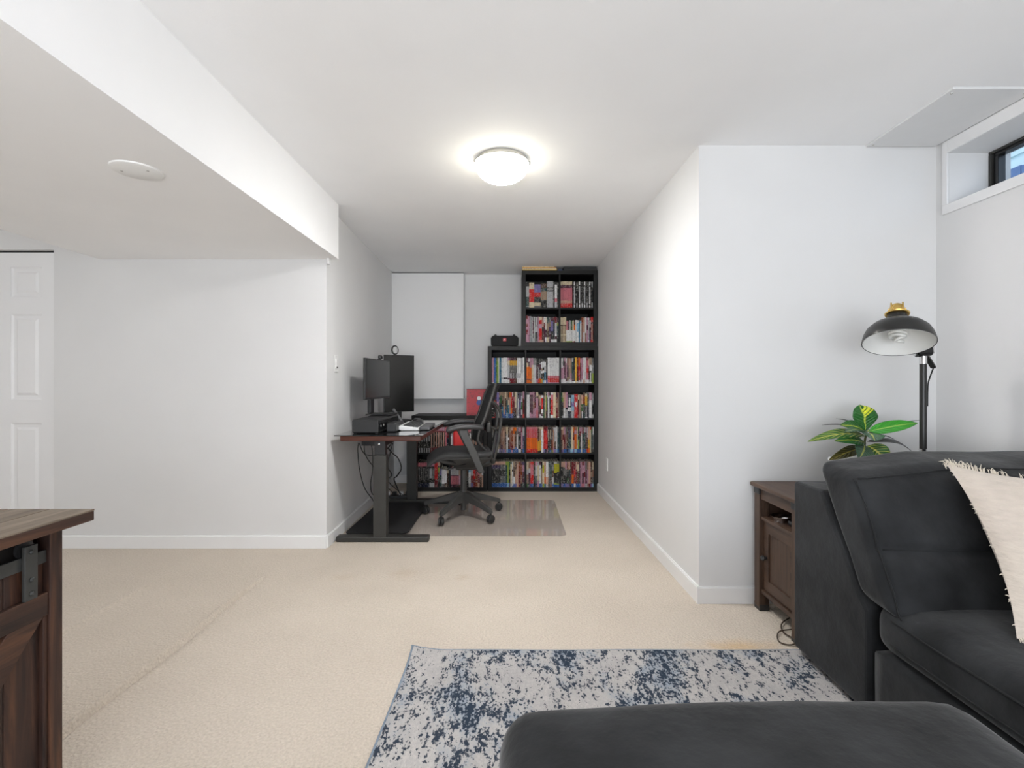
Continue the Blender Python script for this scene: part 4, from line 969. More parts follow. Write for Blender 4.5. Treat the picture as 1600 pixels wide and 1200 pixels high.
MB().tube([cR + uR * math.cos(2 * math.pi * k / 32) * .036 + Vector((0, 0, 1)) * math.sin(2 * math.pi * k / 32) * .038 for k in range(32)], .0075, 8, closed=True).build('ring', M_black, rg, smooth=True)
MB().tube([cR + uR * math.cos(2 * math.pi * k / 32) * .027 + Vector((.006, -.004, 0)) + Vector((0, 0, 1)) * math.sin(2 * math.pi * k / 32) * .029 for k in range(32)], .003, 6, closed=True).build('diffuser', M_white, rg, smooth=True)
MB().box(-1.092, -1.072, 4.49, 4.51, 1.355, 1.37).build('clip', M_black, rg)

# desk items
pcb = thing('desktop_box', 'flat black computer case under the landscape monitor', 'computer', (-1.02, 3.7, DT))
MB().box(-1.118, -.932, 3.395, 3.98, DT + .004, DT + .098).build('case', M_black, pcb, bevel=.008)
MB().box(-.9325, -.929, 3.40, 3.97, DT + .02, DT + .085).build('front_panel', M_blackgloss, pcb)
for (y, z) in ((3.45, .05), (3.52, .05)): MB().lathe([(0, .003), (.008, .003), (.009, 0)], Matrix.Translation((-.929, y, DT + z)) @ Matrix.Rotation(math.pi / 2, 4, 'Y'), 12).build('button', M_nickel, pcb)
for (x, y) in ((-1.1, 3.42), (-.95, 3.42), (-1.1, 3.95), (-.95, 3.95)): MB().box(x - .01, x + .01, y - .01, y + .01, DT, DT + .005).build('rubber_foot', M_black, pcb)
hub = MB().box(-.905, -.835, 3.50, 3.74, DT + .0005, DT + .065).build('hub_box', M_black, bevel=.008)
tag(hub, 'small black hub box beside the computer case on the desk', 'device')
ph = thing('phone_on_stand', 'dark phone leaning on a stand between the monitors', 'phone', (-.93, 4.05, DT))
Mp = Matrix.Translation((-.905, 4.05, DT + .012)) @ Matrix.Rotation(math.radians(-34), 4, 'Y')
MB().box(-.005, .005, -.036, .036, 0, .152, Mp).build('phone', plain('phone_grey', (.07, .07, .075), .3), ph, bevel=.003)
MB().box(-.985, -.880, 4.02, 4.08, DT + .0005, DT + .012).build('stand_foot', M_black, ph, bevel=.003)
Mq = Matrix.Translation((-.975, 4.05, DT + .008)) @ Matrix.Rotation(math.radians(8), 4, 'Y')
MB().box(-.005, .004, -.02, .02, 0, .085, Mq).build('stand_arm', M_black, ph, bevel=.002)

kb = thing('keyboard', 'white keyboard with dark keys and grey palm rest on the desk', 'keyboard', (-.76, 3.78, DT))
Mk = Matrix.Translation((-.745, 3.80, DT + .010)) @ Matrix.Rotation(math.radians(3), 4, 'Z')
MB().prism([(-.105, 0), (-.085, -.008), (.045, -.008), (.045, .012), (-.09, .030), (-.105, .026)], -.20, .20, axis='y', M=Mk).build('body', M_white, kb, bevel=.004)
sl = math.atan2(.018, .135)
kk = MB()
for i in range(5):
    for j in range(15):
        x = .035 - i * .0215; z = .012 + (.045 - x) * .018 / .135
        y = -.188 + j * .0255
        kk.box(x - .0185, x, y, y + .022, z + .001, z + .008, Mk)
ko = kk.build('keys', M_keys, kb); ko['kind'] = 'stuff'
MB().rbox((.085, 0, .006), (.040, .195, .014), .010, 6, fn=lambda q: Mk @ q).build('palm_rest', plain('palm_rest_grey', (.10, .10, .105), .6), kb, smooth=True)
mp_ = thing('desk_pad', 'pale grey desk pad beside the keyboard', 'mat', (-.72, 4.3, DT))
MB().box(-.90, -.625, 4.06, 4.55, DT + .0005, DT + .004).build('pad', plain('pad_grey', (.58, .58, .58), .7), mp_, bevel=.001)
ms = thing('mouse', 'black mouse on the desk pad', 'mouse', (-.80, 4.2, DT + .004))
MB().rbox((-.80, 4.20, DT + .021), (.030, .052, .0165), .016, 8).build('shell', M_black, ms, smooth=True)
MB().box(-.772, -.766, 4.17, 4.20, DT + .024, DT + .032).build('side_button', M_nickel, ms, bevel=.001)
o = MB().rbox((-.845, 4.32, DT + .022), (.03, .04, .0178), .012, 6).build('small_dark_box', M_black, smooth=True)
tag(o, 'small dark gadget on the desk pad behind the mouse', 'device')

# ------------------------------------------------------------------ office chair
def chair():
    r = thing('office_chair', 'black mesh office chair with grey frame turned to the desk', 'chair', (-.40, 4.02, .006), math.radians(190))
    W = False
    # base
    MB().lathe([(0, .205), (.030, .205), (.036, .19), (.042, .12), (.040, .095), (.0, .095)], None, 24).build('hub', M_chairfr, r, world=W, smooth='auto')
    MB().lathe([(0, .42), (.026, .42), (.026, .20), (.0, .20)], None, 20).build('gas_column', M_chairfr, r, world=W, smooth='auto')
    MB().lathe([(0, .098), (.024, .098), (.024, .045), (.0, .045)], None, 20).build('column_tip', M_chairfr, r, world=W, smooth='auto')
    for k in range(5):
        a = math.radians(172 - 190 + 72 * k)
        d = Vector((math.cos(a), math.sin(a), 0)); s = Vector((-d.y, d.x, 0))
        m = MB()
        secs = [(.02, .030, .200, .115), (.10, .027, .180, .120), (.22, .023, .140, .100), (.325, .020, .105, .075), (.338, .012, .098, .078)]
        vs = []
        for (q, hw, zt, zb) in secs:
            for (sg, zz_) in ((-1, zb), (1, zb), (.75, zt), (-.75, zt)):
                vs.append(d * q + s * hw * sg + Vector((0, 0, zz_)))
        fs = []
        for i in range(len(secs) - 1):
            for j in range(4): fs.append((i * 4 + j, i * 4 + (j + 1) % 4, (i + 1) * 4 + (j + 1) % 4, (i + 1) * 4 + j))
        fs += [(3, 2, 1, 0), tuple(len(vs) - 4 + j for j in range(4))]
        m.add(vs, fs).build('base_arm', M_chairfr, r, world=W, bevel=.004)
        c = d * .325
        cs = MB().tube([c + Vector((0, 0, .085)), c + Vector((0, 0, .045))], .008, 8).build('caster', M_caster, r, world=W)
        ca = a + 1.1 + k
        e = Vector((math.cos(ca), math.sin(ca), 0))
        for sg in (-1, 1):
            c2 = c + Vector((0, 0, .032))
            ax = Matrix.Translation(c2 + e * sg * .012) @ e.to_track_quat('Z', 'X').to_matrix().to_4x4()
            MB().lathe([(0, -.009), (.026, -.009), (.031, -.005), (.031, .005), (.026, .009), (0, .009)], ax, 20).build('wheel', M_caster, cs, world=W, smooth='auto')
    # under-seat mechanism
    def mech(q):
        t = (q.z - .40) / .09
        f = .45 + .55 * max(0, min(1, t))
        return Vector((q.x * (f if q.x > 0 else (f + .15)), q.y * f, q.z))
    MB().rbox((-.02, 0, .440), (.185, .165, .058), .045, 10, fn=mech).build('tilt_mechanism', M_chairfr, r, world=W, smooth=True)
    for sg in (-1, 1):
        MB().tube(smooth_path([(.02, sg * .05, .44), (.12, sg * .15, .46), (.20, sg * .19, .487)], 6), [.018] * 12 + [.014], 8).build('seat_strut', M_chairfr, r, world=W, smooth=True)
    MB().tube(smooth_path([(-.02, .10, .44), (.06, .19, .435), (.14, .235, .42)], 5), .006, 8).build('lever', M_black, r, world=W, smooth=True)
    # seat
    def seatf(q):
        x, y, z = q
        z += .018 * math.cos(y / .25 * 1.3) - .010
        if x > .14: z -= 1.1 * (x - .14) ** 2 / .16 * .45
        if x < -.12: z += (-.12 - x) * .10
        k = 1 - .10 * max(0, (x - .15) / .15) - .06 * max(0, (-x - .10) / .12)
        return Vector((x, y * k, z))
    MB().rbox((.045, 0, .528), (.255, .245, .021), .020, 14, fn=seatf).build('seat', M_seat, r, world=W, smooth=True)
    def seatf2(q): return seatf(q) + Vector((0, 0, 0))
    MB().rbox((.030, 0, .502), (.215, .215, .011), .010, 12, fn=seatf2).build('seat_pan', M_chairfr, r, world=W, smooth=True)
    # back
    def back_x(z): 
        t = (z - .60) / .48
        return -.145 + .045 * math.sin(max(0, min(1, t * 2.2)) * math.pi) * .35 - .145 * max(0, t) ** 1.25
    vs = []; fs = []
    nz_, ny_ = 18, 14
    for side in (0, 1):
        for i in range(nz_ + 1):
            z = .60 + .485 * i / nz_
            hw = .235 - .05 * max(0, (z - .92) / .16) ** 2 - .03 * max(0, (.70 - z) / .1) ** 2
            for j in range(ny_ + 1):
                t = -1 + 2 * j / ny_
                x = back_x(z) + .052 * t * t - side * .010
                vs.append((x, t * hw, z - .012 * t * t * max(0, (z - 1.0) / .08)))
    n1 = (nz_ + 1) * (ny_ + 1)
    for i in range(nz_):
        for j in range(ny_):
            q = (i * (ny_ + 1) + j, i * (ny_ + 1) + j + 1, (i + 1) * (ny_ + 1) + j + 1, (i + 1) * (ny_ + 1) + j)
            fs.append(q); fs.append(tuple(n1 + k for k in reversed(q)))
    for i in range(nz_):
        for j in (0, ny_):
            q = (i * (ny_ + 1) + j, (i + 1) * (ny_ + 1) + j, n1 + (i + 1) * (ny_ + 1) + j, n1 + i * (ny_ + 1) + j)
            fs.append(q if j == 0 else tuple(reversed(q)))
    for j in range(ny_):
        for i in (0, nz_):
            q = (i * (ny_ + 1) + j, n1 + i * (ny_ + 1) + j, n1 + i * (ny_ + 1) + j + 1, i * (ny_ + 1) + j + 1)
            fs.append(q if i == 0 else tuple(reversed(q)))
    MB().add(vs, fs).build('backrest_mesh', M_mesh, r, world=W, smooth='auto')
    for sg in (-1, 1):
        pts = []
        for i in range(13):
            z = .60 + .485 * i / 12
            hw = .235 - .05 * max(0, (z - .92) / .16) ** 2 - .03 * max(0, (.70 - z) / .1) ** 2
            pts.append((back_x(z) + .050, sg * (hw + .004), z))
        low = [(-.235, sg * .07, .445), (-.20, sg * .13, .51), (-.14, sg * .19, .575)]
        MB().tube(smooth_path(low + pts[1:], 3), .0115, 8).build('back_frame', M_chairfr, r, world=W, smooth=True)
        MB().tube(smooth_path([(-.235, sg * .07, .445), (-.262, sg * .09, .55), (-.285, sg * .10, .70), (-.295, sg * .11, .82), (-.262, sg * .15, .90), (-.205, sg * .212, .945)], 5), .013, 8).build('upright', M_chairfr, r, world=W, smooth=True)
    MB().tube([(-.285, -.10, .70), (-.285, .10, .70)], .012, 8).build('cross_tie', M_chairfr, r, world=W, smooth=True)
    MB().rbox((-.19, 0, .735), (.02, .15, .045), .018, 6).build('lumbar_pad', M_chairfr, r, world=W, smooth=True)
    MB().tube([(-.20, -.03, .735), (-.285, -.03, .70)], .012, 8).build('lumbar_link', M_chairfr, r, world=W)
    MB().tube(smooth_path([(-.08, 0, .43), (-.16, 0, .42), (-.235, 0, .44)], 4), [.03] * 8 + [.022], 10).build('back_spine', M_chairfr, r, world=W, smooth=True)
    MB().tube([(-.235, -.075, .445), (-.235, .075, .445)], .020, 10).build('back_pivot', M_chairfr, r, world=W, smooth=True)
    # arms
    for sg in (-1, 1):
        y = sg * .285
        m = MB()
        secs = [(-.115, .40, .026), (-.075, .50, .030), (-.025, .61, .034), (.02, .70, .034), (.025, .735, .036)]
        vs = []
        for (x, z, hx) in secs:
            for (ax, ay) in ((-1, -1), (1, -1), (1, 1), (-1, 1)): vs.append((x + ax * hx, y + ay * .014, z))
        fs = []
        for i in range(len(secs) - 1):
            for j in range(4): fs.append((i * 4 + j, i * 4 + (j + 1) % 4, (i + 1) * 4 + (j + 1) % 4, (i + 1) * 4 + j))
        fs += [(3, 2, 1, 0), tuple(len(vs) - 4 + j for j in range(4))]
        m.add(vs, fs).build('arm_post', M_chairfr, r, world=W, bevel=.009, seg=3)
        MB().tube([(-.10, sg * .09, .42), (-.105, sg * .285, .405)], .016, 8).build('arm_bracket', M_chairfr, r, world=W)
        def padf(q):
            x, yy, z = q
            z -= .75 * (x - .0) ** 2 * (1.6 if x > 0 else .7)
            return Vector((x, yy, z))
        MB().rbox((.01, y - sg * .01, .755), (.145, .046, .020), .020, 10, fn=padf).build('arm_pad', M_armpad, r, world=W, smooth=True)
chair()

# ------------------------------------------------------------------ rug
def rug():
    x0, x1, y0, y1 = -.412, 2.0, -.6, 1.992
    r = thing('area_rug', 'distressed navy blue and ivory rug on the carpet before the sofa', 'rug', (x0, y1, 0))
    nx, ny = 60, 60
    def h(x, y):
        d = math.hypot(x - x0, y - y1)
        return .006 + .020 * max(0, 1 - d / .14) ** 1.6 + .0015 * math.sin(x * 9) * math.sin(y * 6)
    vs = []; fs = []
    for k, off in ((0, 0), (1, -.005)):
        for j in range(ny + 1):
            for i in range(nx + 1):
                u = (i / nx) ** 1.5; v = 1 - (1 - j / ny) ** 1.5
                x = x0 + (x1 - x0) * u; y = y0 + (y1 - y0) * v
                bow = .006 * math.sin((y - y0) * 3)
                vs.append((x + (bow if i == 0 else 0), y, h(x, y) + off))
    n1 = (nx + 1) * (ny + 1)
    for j in range(ny):
        for i in range(nx):
            q = (j * (nx + 1) + i, j * (nx + 1) + i + 1, (j + 1) * (nx + 1) + i + 1, (j + 1) * (nx + 1) + i)
            fs.append(q); fs.append(tuple(n1 + k for k in reversed(q)))
    m = MB(); m.add(vs, fs); m.build('pile', M_rug, r, smooth=True)
    e1 = [(x0 + .006 * math.sin((y0 + (y1 - y0) * t / 40 - y0) * 3), y0 + (y1 - y0) * t / 40, h(x0, y0 + (y1 - y0) * t / 40) - .002) for t in range(41)]
    MB().tube(e1, .0045, 6).build('binding', M_rugedge, r, smooth=True)
    e2 = [(x0 + (x1 - x0) * (t / 50) ** 1.5, y1, h(x0 + (x1 - x0) * (t / 50) ** 1.5, y1) - .002) for t in range(51)]
    MB().tube(e2, .0035, 6).build('binding', M_rugedge, r, smooth=True)
rug()

# ------------------------------------------------------------------ sofa, ottoman, pillow
def wr(q, a=.006, s=7.0):
    n = mnoise.noise(Vector(q) * s) * a + mnoise.noise(Vector(q) * s * 2.7) * a * .4
    return n
def sofa():
    X0, X1 = 1.145, 2.08
    r = thing('sofa', 'charcoal velvet sofa with deep back cushion facing the camera', 'sofa', ((X0 + X1) / 2, 1.3, 0))
    # back frame slab
    def ff(q):
        d = wr(q, .004, 5)
        return Vector((q.x - d * .8, q.y, q.z + d * .5))
    MB().prism([(1.565, .03), (1.98, .03), (1.98, .702), (1.80, .702), (1.60, .40), (1.565, .365)], X0, X1, axis='x').build('back_frame', M_sofa, r, bevel=.014, seg=3)
    MB().rbox(((X0 + X1) / 2 + .005, 1.15, .145), ((X1 - X0) / 2 - .006, .41, .105), .016, 10, fn=ff).build('seat_base', M_sofa, r, smooth=True)
    for (x, y) in ((X0 + .06, .80), (X1 - .06, .80), (X0 + .06, 1.9), (X1 - .06, 1.9)):
        MB().box(x - .025, x + .025, y - .025, y + .025, .012, .042).build('foot', M_black, r)
    # seat cushion
    def sf(q):
        d = wr(q, .008, 5)
        dx = (q.x - (X0 + X1) / 2) / ((X1 - X0) / 2)
        crown = .022 * (1 - dx * dx) if q.z > .33 else 0
        return Vector((q.x - (d if q.x < X0 + .06 else 0), q.y, q.z + crown + d * .6))
    MB().rbox(((X0 + X1) / 2 + .004, 1.13, .330), ((X1 - X0) / 2 - .006, .435, .078), .06, 18, fn=sf).build('seat_cushion', M_sofa, r, smooth=True)
    for zz_ in (.300, .372):
        MB().tube([(X0 + (.0045 if zz_ < .33 else .010), .74 + .74 * k / 20, zz_ + wr((X0, .74 + .74 * k / 20, zz_), .006, 5)) for k in range(21)], .0028, 6).build('seat_piping', M_seam, r, smooth=True)
    # back cushion, mapped from a unit slab into a leaning quad
    fb = (1.445, .375); ft = (1.655, .765); bt = (1.86, .80); bb = (1.60, .39)
    def mapc(q):
        u, v, w = q            # u 0..1 along x, v height, w thickness (0 front)
        x = X0 + (X1 - X0) * u
        fy = fb[0] + (ft[0] - fb[0]) * v; fz = fb[1] + (ft[1] - fb[1]) * v
        by = bb[0] + (bt[0] - bb[0]) * v; bz = bb[1] + (bt[1] - bb[1]) * v
        y = fy + (by - fy) * w; z = fz + (bz - fz) * w
        e = max(0, min(1, u / .16)) * max(0, min(1, (1 - u) / .16))
        vv = max(0, min(1, v)); puff = math.sin(vv * math.pi) ** .6 * (.35 + .65 * math.sin(min(1, e) * math.pi / 2))
        seam = math.exp(-((v - .50) / .016) ** 2) * .012 + math.exp(-((v - .50) / .06) ** 2) * .010
        if w < .5: y -= .040 * puff - seam * min(1, u / .05)
        vs_ = max(0, min(1, (v - .45) / .55)); vs_ = vs_ * vs_ * (3 - 2 * vs_)
        z += (.018 + .034 * min(1, max(0, (u - .05)) / .30)) * vs_
        p = Vector((x, y, z))
        d = wr(p, .013, 6) + .5 * wr(p * 1.0 + Vector((3, 1, 2)), .018, 3)
        if u < .12 and w < .8:
            d += .5 * wr(Vector((p.x * 3, p.y * 3, p.z * 9)), .006, 3)
        return p + Vector((-.2 * d if u < .1 else 0, -d * .8, d * .4))
    m = MB()
    h = Vector((.5, .5, .5))
    asp = Vector((.935, .45, .20))
    def fnu(q):      # q in real-size box centred at 0 -> unit
        return mapc((q.x / asp.x + .5, q.z / asp.y + .5, q.y / asp.z + .5))
    m.rbox((0, 0, 0), (asp.x / 2, asp.z / 2, asp.y / 2), .055, 34, fn=fnu)
    # note rbox half sizes are x,y,z = length, thickness, height
    m.build('back_cushion', M_sofa, r, smooth=True)
    pts = []
    for k in range(31):
        v = .03 + .94 * k / 30
        q = mapc((.020, v, .055)); pts.append(q + Vector((-.0015, -.002, 0)))
    MB().tube(pts, .0026, 6).build('cushion_piping', M_seam, r, smooth=True)
    pts = []
    for k in range(31):
        u = .03 + .94 * k / 30
        q = mapc((u, .965, .06)); pts.append(q + Vector((0, -.002, .002)))
    MB().tube(pts, .0026, 6).build('cushion_piping', M_seam, r, smooth=True)
    pts = []
    for k in range(31):
        u = .035 + .93 * k / 30
        q = mapc((u, .50, .0)); pts.append(q + Vector((0, -.0005, 0)))
    MB().tube(pts, .0026, 6).build('cushion_seam', M_seam, r, smooth=True)
sofa()

def ottoman():
    r = thing('ottoman', 'low charcoal velvet ottoman with rounded corners in the foreground', 'ottoman', (.46, .62, 0))
    def of(q):
        d = wr(q, .006, 5)
        dx = (q.x - .46) / .49; dy = (q.y - .62) / .42
        z = q.z + d * .6
        if q.z > .35: z += .03 * (1 - dx * dx) * (1 - .6 * dy * dy) + .010 * dx
        return Vector((q.x, q.y + d * .4, z))
    MB().rbox((.46, .62, .352), (.485, .42, .085), .075, 22, fn=of).build('top_cushion', M_sofa, r, smooth=True)
    MB().rbox((.46, .62, .155), (.468, .405, .120), .03, 10).build('base', M_sofa, r, smooth=True)
    for (x, y) in ((.06, .28), (.86, .28), (.06, .96), (.86, .96)):
        MB().box(x - .025, x + .025, y - .025, y + .025, .011, .04).build('foot', M_black, r)
ottoman()

def pillow():
    TLc = Vector((1.415, 1.585, .835)); BLc = Vector((1.318, 1.270, .432))
    u = (TLc - BLc); S = u.length; u = u.normalized()
    rv = Vector((.95, -.25, -.12)); rv = (rv - u * rv.dot(u)).normalized()
    nv = rv.cross(u).normalized()      # towards camera (-y)
    if nv.y > 0: nv = -nv
    S2 = .50
    r = thing('throw_pillow', 'cream gauze throw pillow with fringed edges leaning on the sofa', 'pillow', BLc + rv * S2 / 2)
    n = 26
    vs = []; fs = []
    for side in (1, -1):
        for j in range(n + 1):
            for i in range(n + 1):
                a = i / n; b = j / n
                aa = (1 - (2 * a - 1) ** 2); bb = (1 - (2 * b - 1) ** 2)
                th = .068 * (max(0, aa) ** .55) * (max(0, bb) ** .55)
                pinch = .035 * bb * (2 * a - 1) * -1 * (abs(2 * a - 1) ** 2) + 0
                pinb = .030 * aa * (2 * b - 1) * -1 * (abs(2 * b - 1) ** 2)
                p = BLc + rv * (a * S2 + pinch) + u * (b * S + pinb)
                wrk = .006 * math.sin(b * 70 + 3 * math.sin(a * 5)) * math.exp(-a * 3.2) * (aa ** .3) * (bb ** .4) + .006 * mnoise.noise(Vector((a * 4, b * 7, side)))
                p = p + nv * side * (th + (wrk if side > 0 else 0) * min(1, aa * bb * 4))
                vs.append(p)
    n1 = (n + 1) ** 2
    for j in range(n):
        for i in range(n):
            q = (j * (n + 1) + i, j * (n + 1) + i + 1, (j + 1) * (n + 1) + i + 1, (j + 1) * (n + 1) + i)
            fs.append(q); fs.append(tuple(n1 + k for k in reversed(q)))
    o = MB().add(vs, fs).build('cover', M_pillow, r, smooth=True)
    rg_ = random.Random(3)
    fr = MB()
    def strand(p, d, L):
        side = Vector((rg_.uniform(-1, 1), rg_.uniform(-1, 1), rg_.uniform(-1, 1))) * .35
        p1 = p + d * L * .55 + side * L * .4 + nv * .002
        p2 = p1 + d * L * .45 + side * L * .7 + Vector((0, 0, -L * .3))
        fr.tube([p, p1, p2], [.0016, .0014, .0007], 4)
    for k in range(110):
        a = rg_.random()
        b = 1
        pinb = .030 * (1 - (2 * a - 1) ** 2) * -1
        strand(BLc + rv * (a * S2) + u * (S + pinb), u, rg_.uniform(.012, .028))
    for k in range(90):
        a = rg_.random()
        pinb = .030 * (1 - (2 * a - 1) ** 2)
        strand(BLc + rv * (a * S2) + u * pinb, -u, rg_.uniform(.006, .012))
    for k in range(34):
        strand(TLc + rv * rg_.uniform(-.006, .07) - u * rg_.uniform(0, .02), (u - rv * .3).normalized(), rg_.uniform(.015, .032))
    for k in range(26):
        b = rg_.random()
        pinch = .035 * (1 - (2 * b - 1) ** 2)
        strand(BLc + rv * pinch + u * (b * S), -rv, rg_.uniform(.004, .009))
    fo = fr.build('fringe', M_fringe, r); fo['kind'] = 'stuff'
pillow()

# ------------------------------------------------------------------ end table with plant, dish and lamp
def end_table():
    r = thing('end_table', 'dark brown wooden end table with open shelf and cupboard door', 'table', (1.44, 2.2, 0))
    X0, X1, Y0, Y1, Z = 1.175, 1.695, 2.012, 2.405, .614
    MB().box(X0, X1, Y0, Y1, Z - .020, Z).build('table_top', M_end, r, bevel=.006)
    a0, a1 = X0 + .016, X1 - .016; b0, b1 = Y0 + .014, Y1 - .014
    L = .048
    for (x, y) in ((a0, b0), (a0, b1 - L), (a1 - L, b0), (a1 - L, b1 - L)):
        lg = MB().prism([(0, .02), (.006, 0), (L - .006, 0), (L, .02), (L, Z - .020), (0, Z - .020)], y, y + L, axis='y', M=Matrix.Translation((x, 0, 0))).build('leg', M_endz, r, bevel=.003)
        MB().box(x - .002, x + L + .002, y - .002, y + L + .002, Z - .052, Z - .021).build('cap', M_black, lg, bevel=.002)
        MB().box(x + .001, x + L - .001, y - .0015, y + L + .0015, .001, .03).build('foot_cap', M_black, lg)
    ya, yb = b0 + L, b1 - L
    MB().box(a0 + .008, a0 + .028, ya, yb, Z - .075, Z - .020).build('top_rail', M_end, r, bevel=.002)
    MB().box(a0 + .010, a1 - .01, b0 + .012, b1 - .012, .440, .456).build('shelf', M_end, r, bevel=.002)
    MB().box(a0 + .010, a1 - .01, b0 + .012, b1 - .012, .085, .105).build('bottom_board', M_end, r, bevel=.002)
    MB().box(a0 + L, a1 - L, b0 + .012, b0 + .024, .10, Z - .02).build('side_panel', M_endz, r)
    MB().box(a0 + L, a1 - L, b1 - .024, b1 - .012, .10, Z - .02).build('side_panel', M_endz, r)
    MB().box(a1 - .02, a1 - .01, ya, yb, .10, Z - .02).build('back_panel', M_endz, r)
    # cupboard door facing -x
    xd = a0 + .020
    d = MB()
    d.box(xd, xd + .018, ya + .004, ya + .045, .11, .436).box(xd, xd + .018, yb - .045, yb - .004, .11, .436)
    d.box(xd, xd + .018, ya + .045, yb - .045, .11, .160).box(xd, xd + .018, ya + .045, yb - .045, .386, .436)
    dd = d.build('door', M_end, r)
    MB().box(xd + .007, xd + .014, ya + .04, yb - .04, .155, .39).build('panel', M_endz, dd)
    MB().lathe([(0, .026), (.010, .024), (.013, .017), (.010, .010), (.005, .006), (.005, 0), (.010, 0)], Matrix.Translation((xd, yb - .028, .265)) @ Matrix.Rotation(-math.pi / 2, 4, 'Y'), 16).build('knob', M_black, dd, smooth='auto')
end_table()
ds = thing('silver_dish', 'small silver dish with rim on the open shelf of the end table', 'dish', (1.248, 2.255, .456))
MB().lathe([(0, .004), (.03, .004), (.034, .012), (.046, .026), (.048, .028), (.045, .0265), (.032, .010), (.03, .0015), (0, .0015)][::-1], Matrix.Translation((1.248, 2.255, .456)), 28).build('dish', M_chrome, ds, smooth='auto')
o = MB().rbox((1.26, 2.165, .456 + .0135), (.02, .03, .013), .008, 6).build('remote', M_blackgloss, smooth=True)
tag(o, 'small glossy black gadget beside the silver dish', 'device')
cable_o = MB().tube(smooth_path([(1.30, 2.27, .006), (1.22, 2.20, .010), (1.19, 2.13, .006), (1.20, 2.05, .012), (1.16, 2.03, .006), (1.13, 2.06, .005), (1.17, 2.13, .010), (1.26, 2.16, .006)], 8), .003, 6).build('lamp_cord', plain('brown_cord', (.06, .04, .025), .5), smooth=True)
tag(cable_o, 'thin brown cord curled on the carpet beneath the end table', 'cord')

def leaf(root, mat, base, tip, width, droop=.0, face=(0, -1, .3), n=14, cup=.15, wav=.0, ob=.8):
    base = Vector(base); tip = Vector(tip)
    d = tip - base; L = d.length; d.normalize()
    f = Vector(face); f = (f - d * f.dot(d)).normalized()
    s = d.cross(f).normalized()
    m = 8
    vs = []; uv = []; fs = []
    for i in range(n + 1):
        t = i / n
        w = width / 2 * (math.sin(math.pi * min(1, (t ** ob) * .97 + .03)) ** .75) if 0 < i < n else width * .02
        c = base + d * L * t + f * math.sin(t * math.pi) * droop
        for j in range(m + 1):
            a = -1 + 2 * j / m
            p = c + s * w * a + f * (abs(a) * w * cup) + f * wav * w * math.sin(t * 14 + a * 2)
            vs.append(p); uv.append((j / m, t))
    for i in range(n):
        for j in range(m): fs.append((i * (m + 1) + j, i * (m + 1) + j + 1, (i + 1) * (m + 1) + j + 1, (i + 1) * (m + 1) + j))
    o = MB().add(vs, fs).build('leaf', mat, root, smooth=True)
    ul = o.data.uv_layers.new(name='UVMap')
    for lp in o.data.loops: ul.data[lp.index].uv = uv[lp.vertex_index]
    sm = o.modifiers.new('thickness', 'SOLIDIFY'); sm.thickness = .0008
    return o
def plant():
    bx_, by_, bz_ = 1.565, 2.20, .614
    r = thing('potted_croton', 'green and yellow croton plant in a white pot on the end table', 'plant', (bx_, by_, bz_))
    T = Matrix.Translation((bx_, by_, bz_))
    MB().lathe([(0, .003), (.02, 0), (.075, 0), (.085, .01), (.108, .125), (.114, .128), (.114, .138), (.106, .138), (.102, .125), (.095, .118)], T, 36).build('pot', M_pot, r, smooth='auto')
    MB().lathe([(.099, .118), (.05, .124), (0, .126)], T, 24).build('soil', M_soil, r)
    Y0 = 2.2
    st = [(bx_, by_, bz_ + .12), P(1349, 705, Y0), P(1351, 690, Y0), P(1354, 674, Y0)]
    MB().tube(smooth_path(st, 5), [.006] * 10 + [.0045] * 6, 8).build('stem', M_stem, r, smooth=True)
    MB().tube(smooth_path([(bx_ + .01, by_, bz_ + .12), P(1347, 712, Y0), P(1350, 700, Y0)], 5), .005, 8).build('stem', M_stem, r, smooth=True)
    px = .0029
    A = lambda x, y, dy=0: P(x, y, Y0 + dy)
    leaf(r, M_leafG, A(1352, 673), A(1343, 632.5, .02), .118, .012, (.05, -1, .05), wav=.06, ob=1.35)
    leaf(r, M_leafB, A(1358, 674), A(1434, 661, -.02), .058, .012, (.05, -.8, .55), cup=.1, wav=.05)
    leaf(r, M_leafC, A(1351, 680, -.01), A(1262, 690, -.07), .056, .026, (-.1, -.62, .75), cup=.2)
    leaf(r, M_leafA, A(1351, 692, -.01), A(1304, 689, -.10), .052, .016, (0, -.8, .6))
    leaf(r, M_leafA, A(1351, 674, .0), A(1313, 664, -.05), .066, .014, (-.1, -.7, .6))
    leaf(r, M_leafD, A(1351, 674, -.02), A(1320, 675, -.12), .045, .01, (0, -.35, .95))
    leaf(r, M_leafD, A(1353, 676, -.01), A(1367, 689, -.13), .105, .012, (0, -.55, .8), cup=.1)
    leaf(r, M_leafF, A(1355, 690), A(1428, 708, .02), .034, .030, (.1, -.45, .85), cup=.25)
    leaf(r, M_leafD, A(1351, 695, -.02), A(1342, 718, -.10), .088, .010, (0, -.9, .45), cup=.12)
    leaf(r, M_leafC, A(1356, 696, -.01), A(1388, 728, -.08), .090, .022, (-.25, -.85, .35), cup=.15)
    leaf(r, M_leafE, A(1346, 700, .02), A(1295, 719, -.03), .050, .018, (-.3, -.8, .4), cup=.25)
    leaf(r, M_leafF, A(1345, 668, .03), A(1284, 664, .10), .040, .006, (0, -.05, 1))
    leaf(r, M_leafF, A(1340, 664, .03), A(1306, 654, .08), .040, .005, (0, .0, 1))
    leaf(r, M_leafF, A(1358, 672, .02), A(1438, 656.5, .05), .040, .006, (0, -.06, 1))
    leaf(r, M_leafF, A(1358, 676, .02), A(1398, 687, .06), .034, .006, (.1, -.15, 1))
    leaf(r, M_leafA, A(1353, 676, .02), A(1372, 672, .12), .060, .01, (0, .3, .95))
plant()

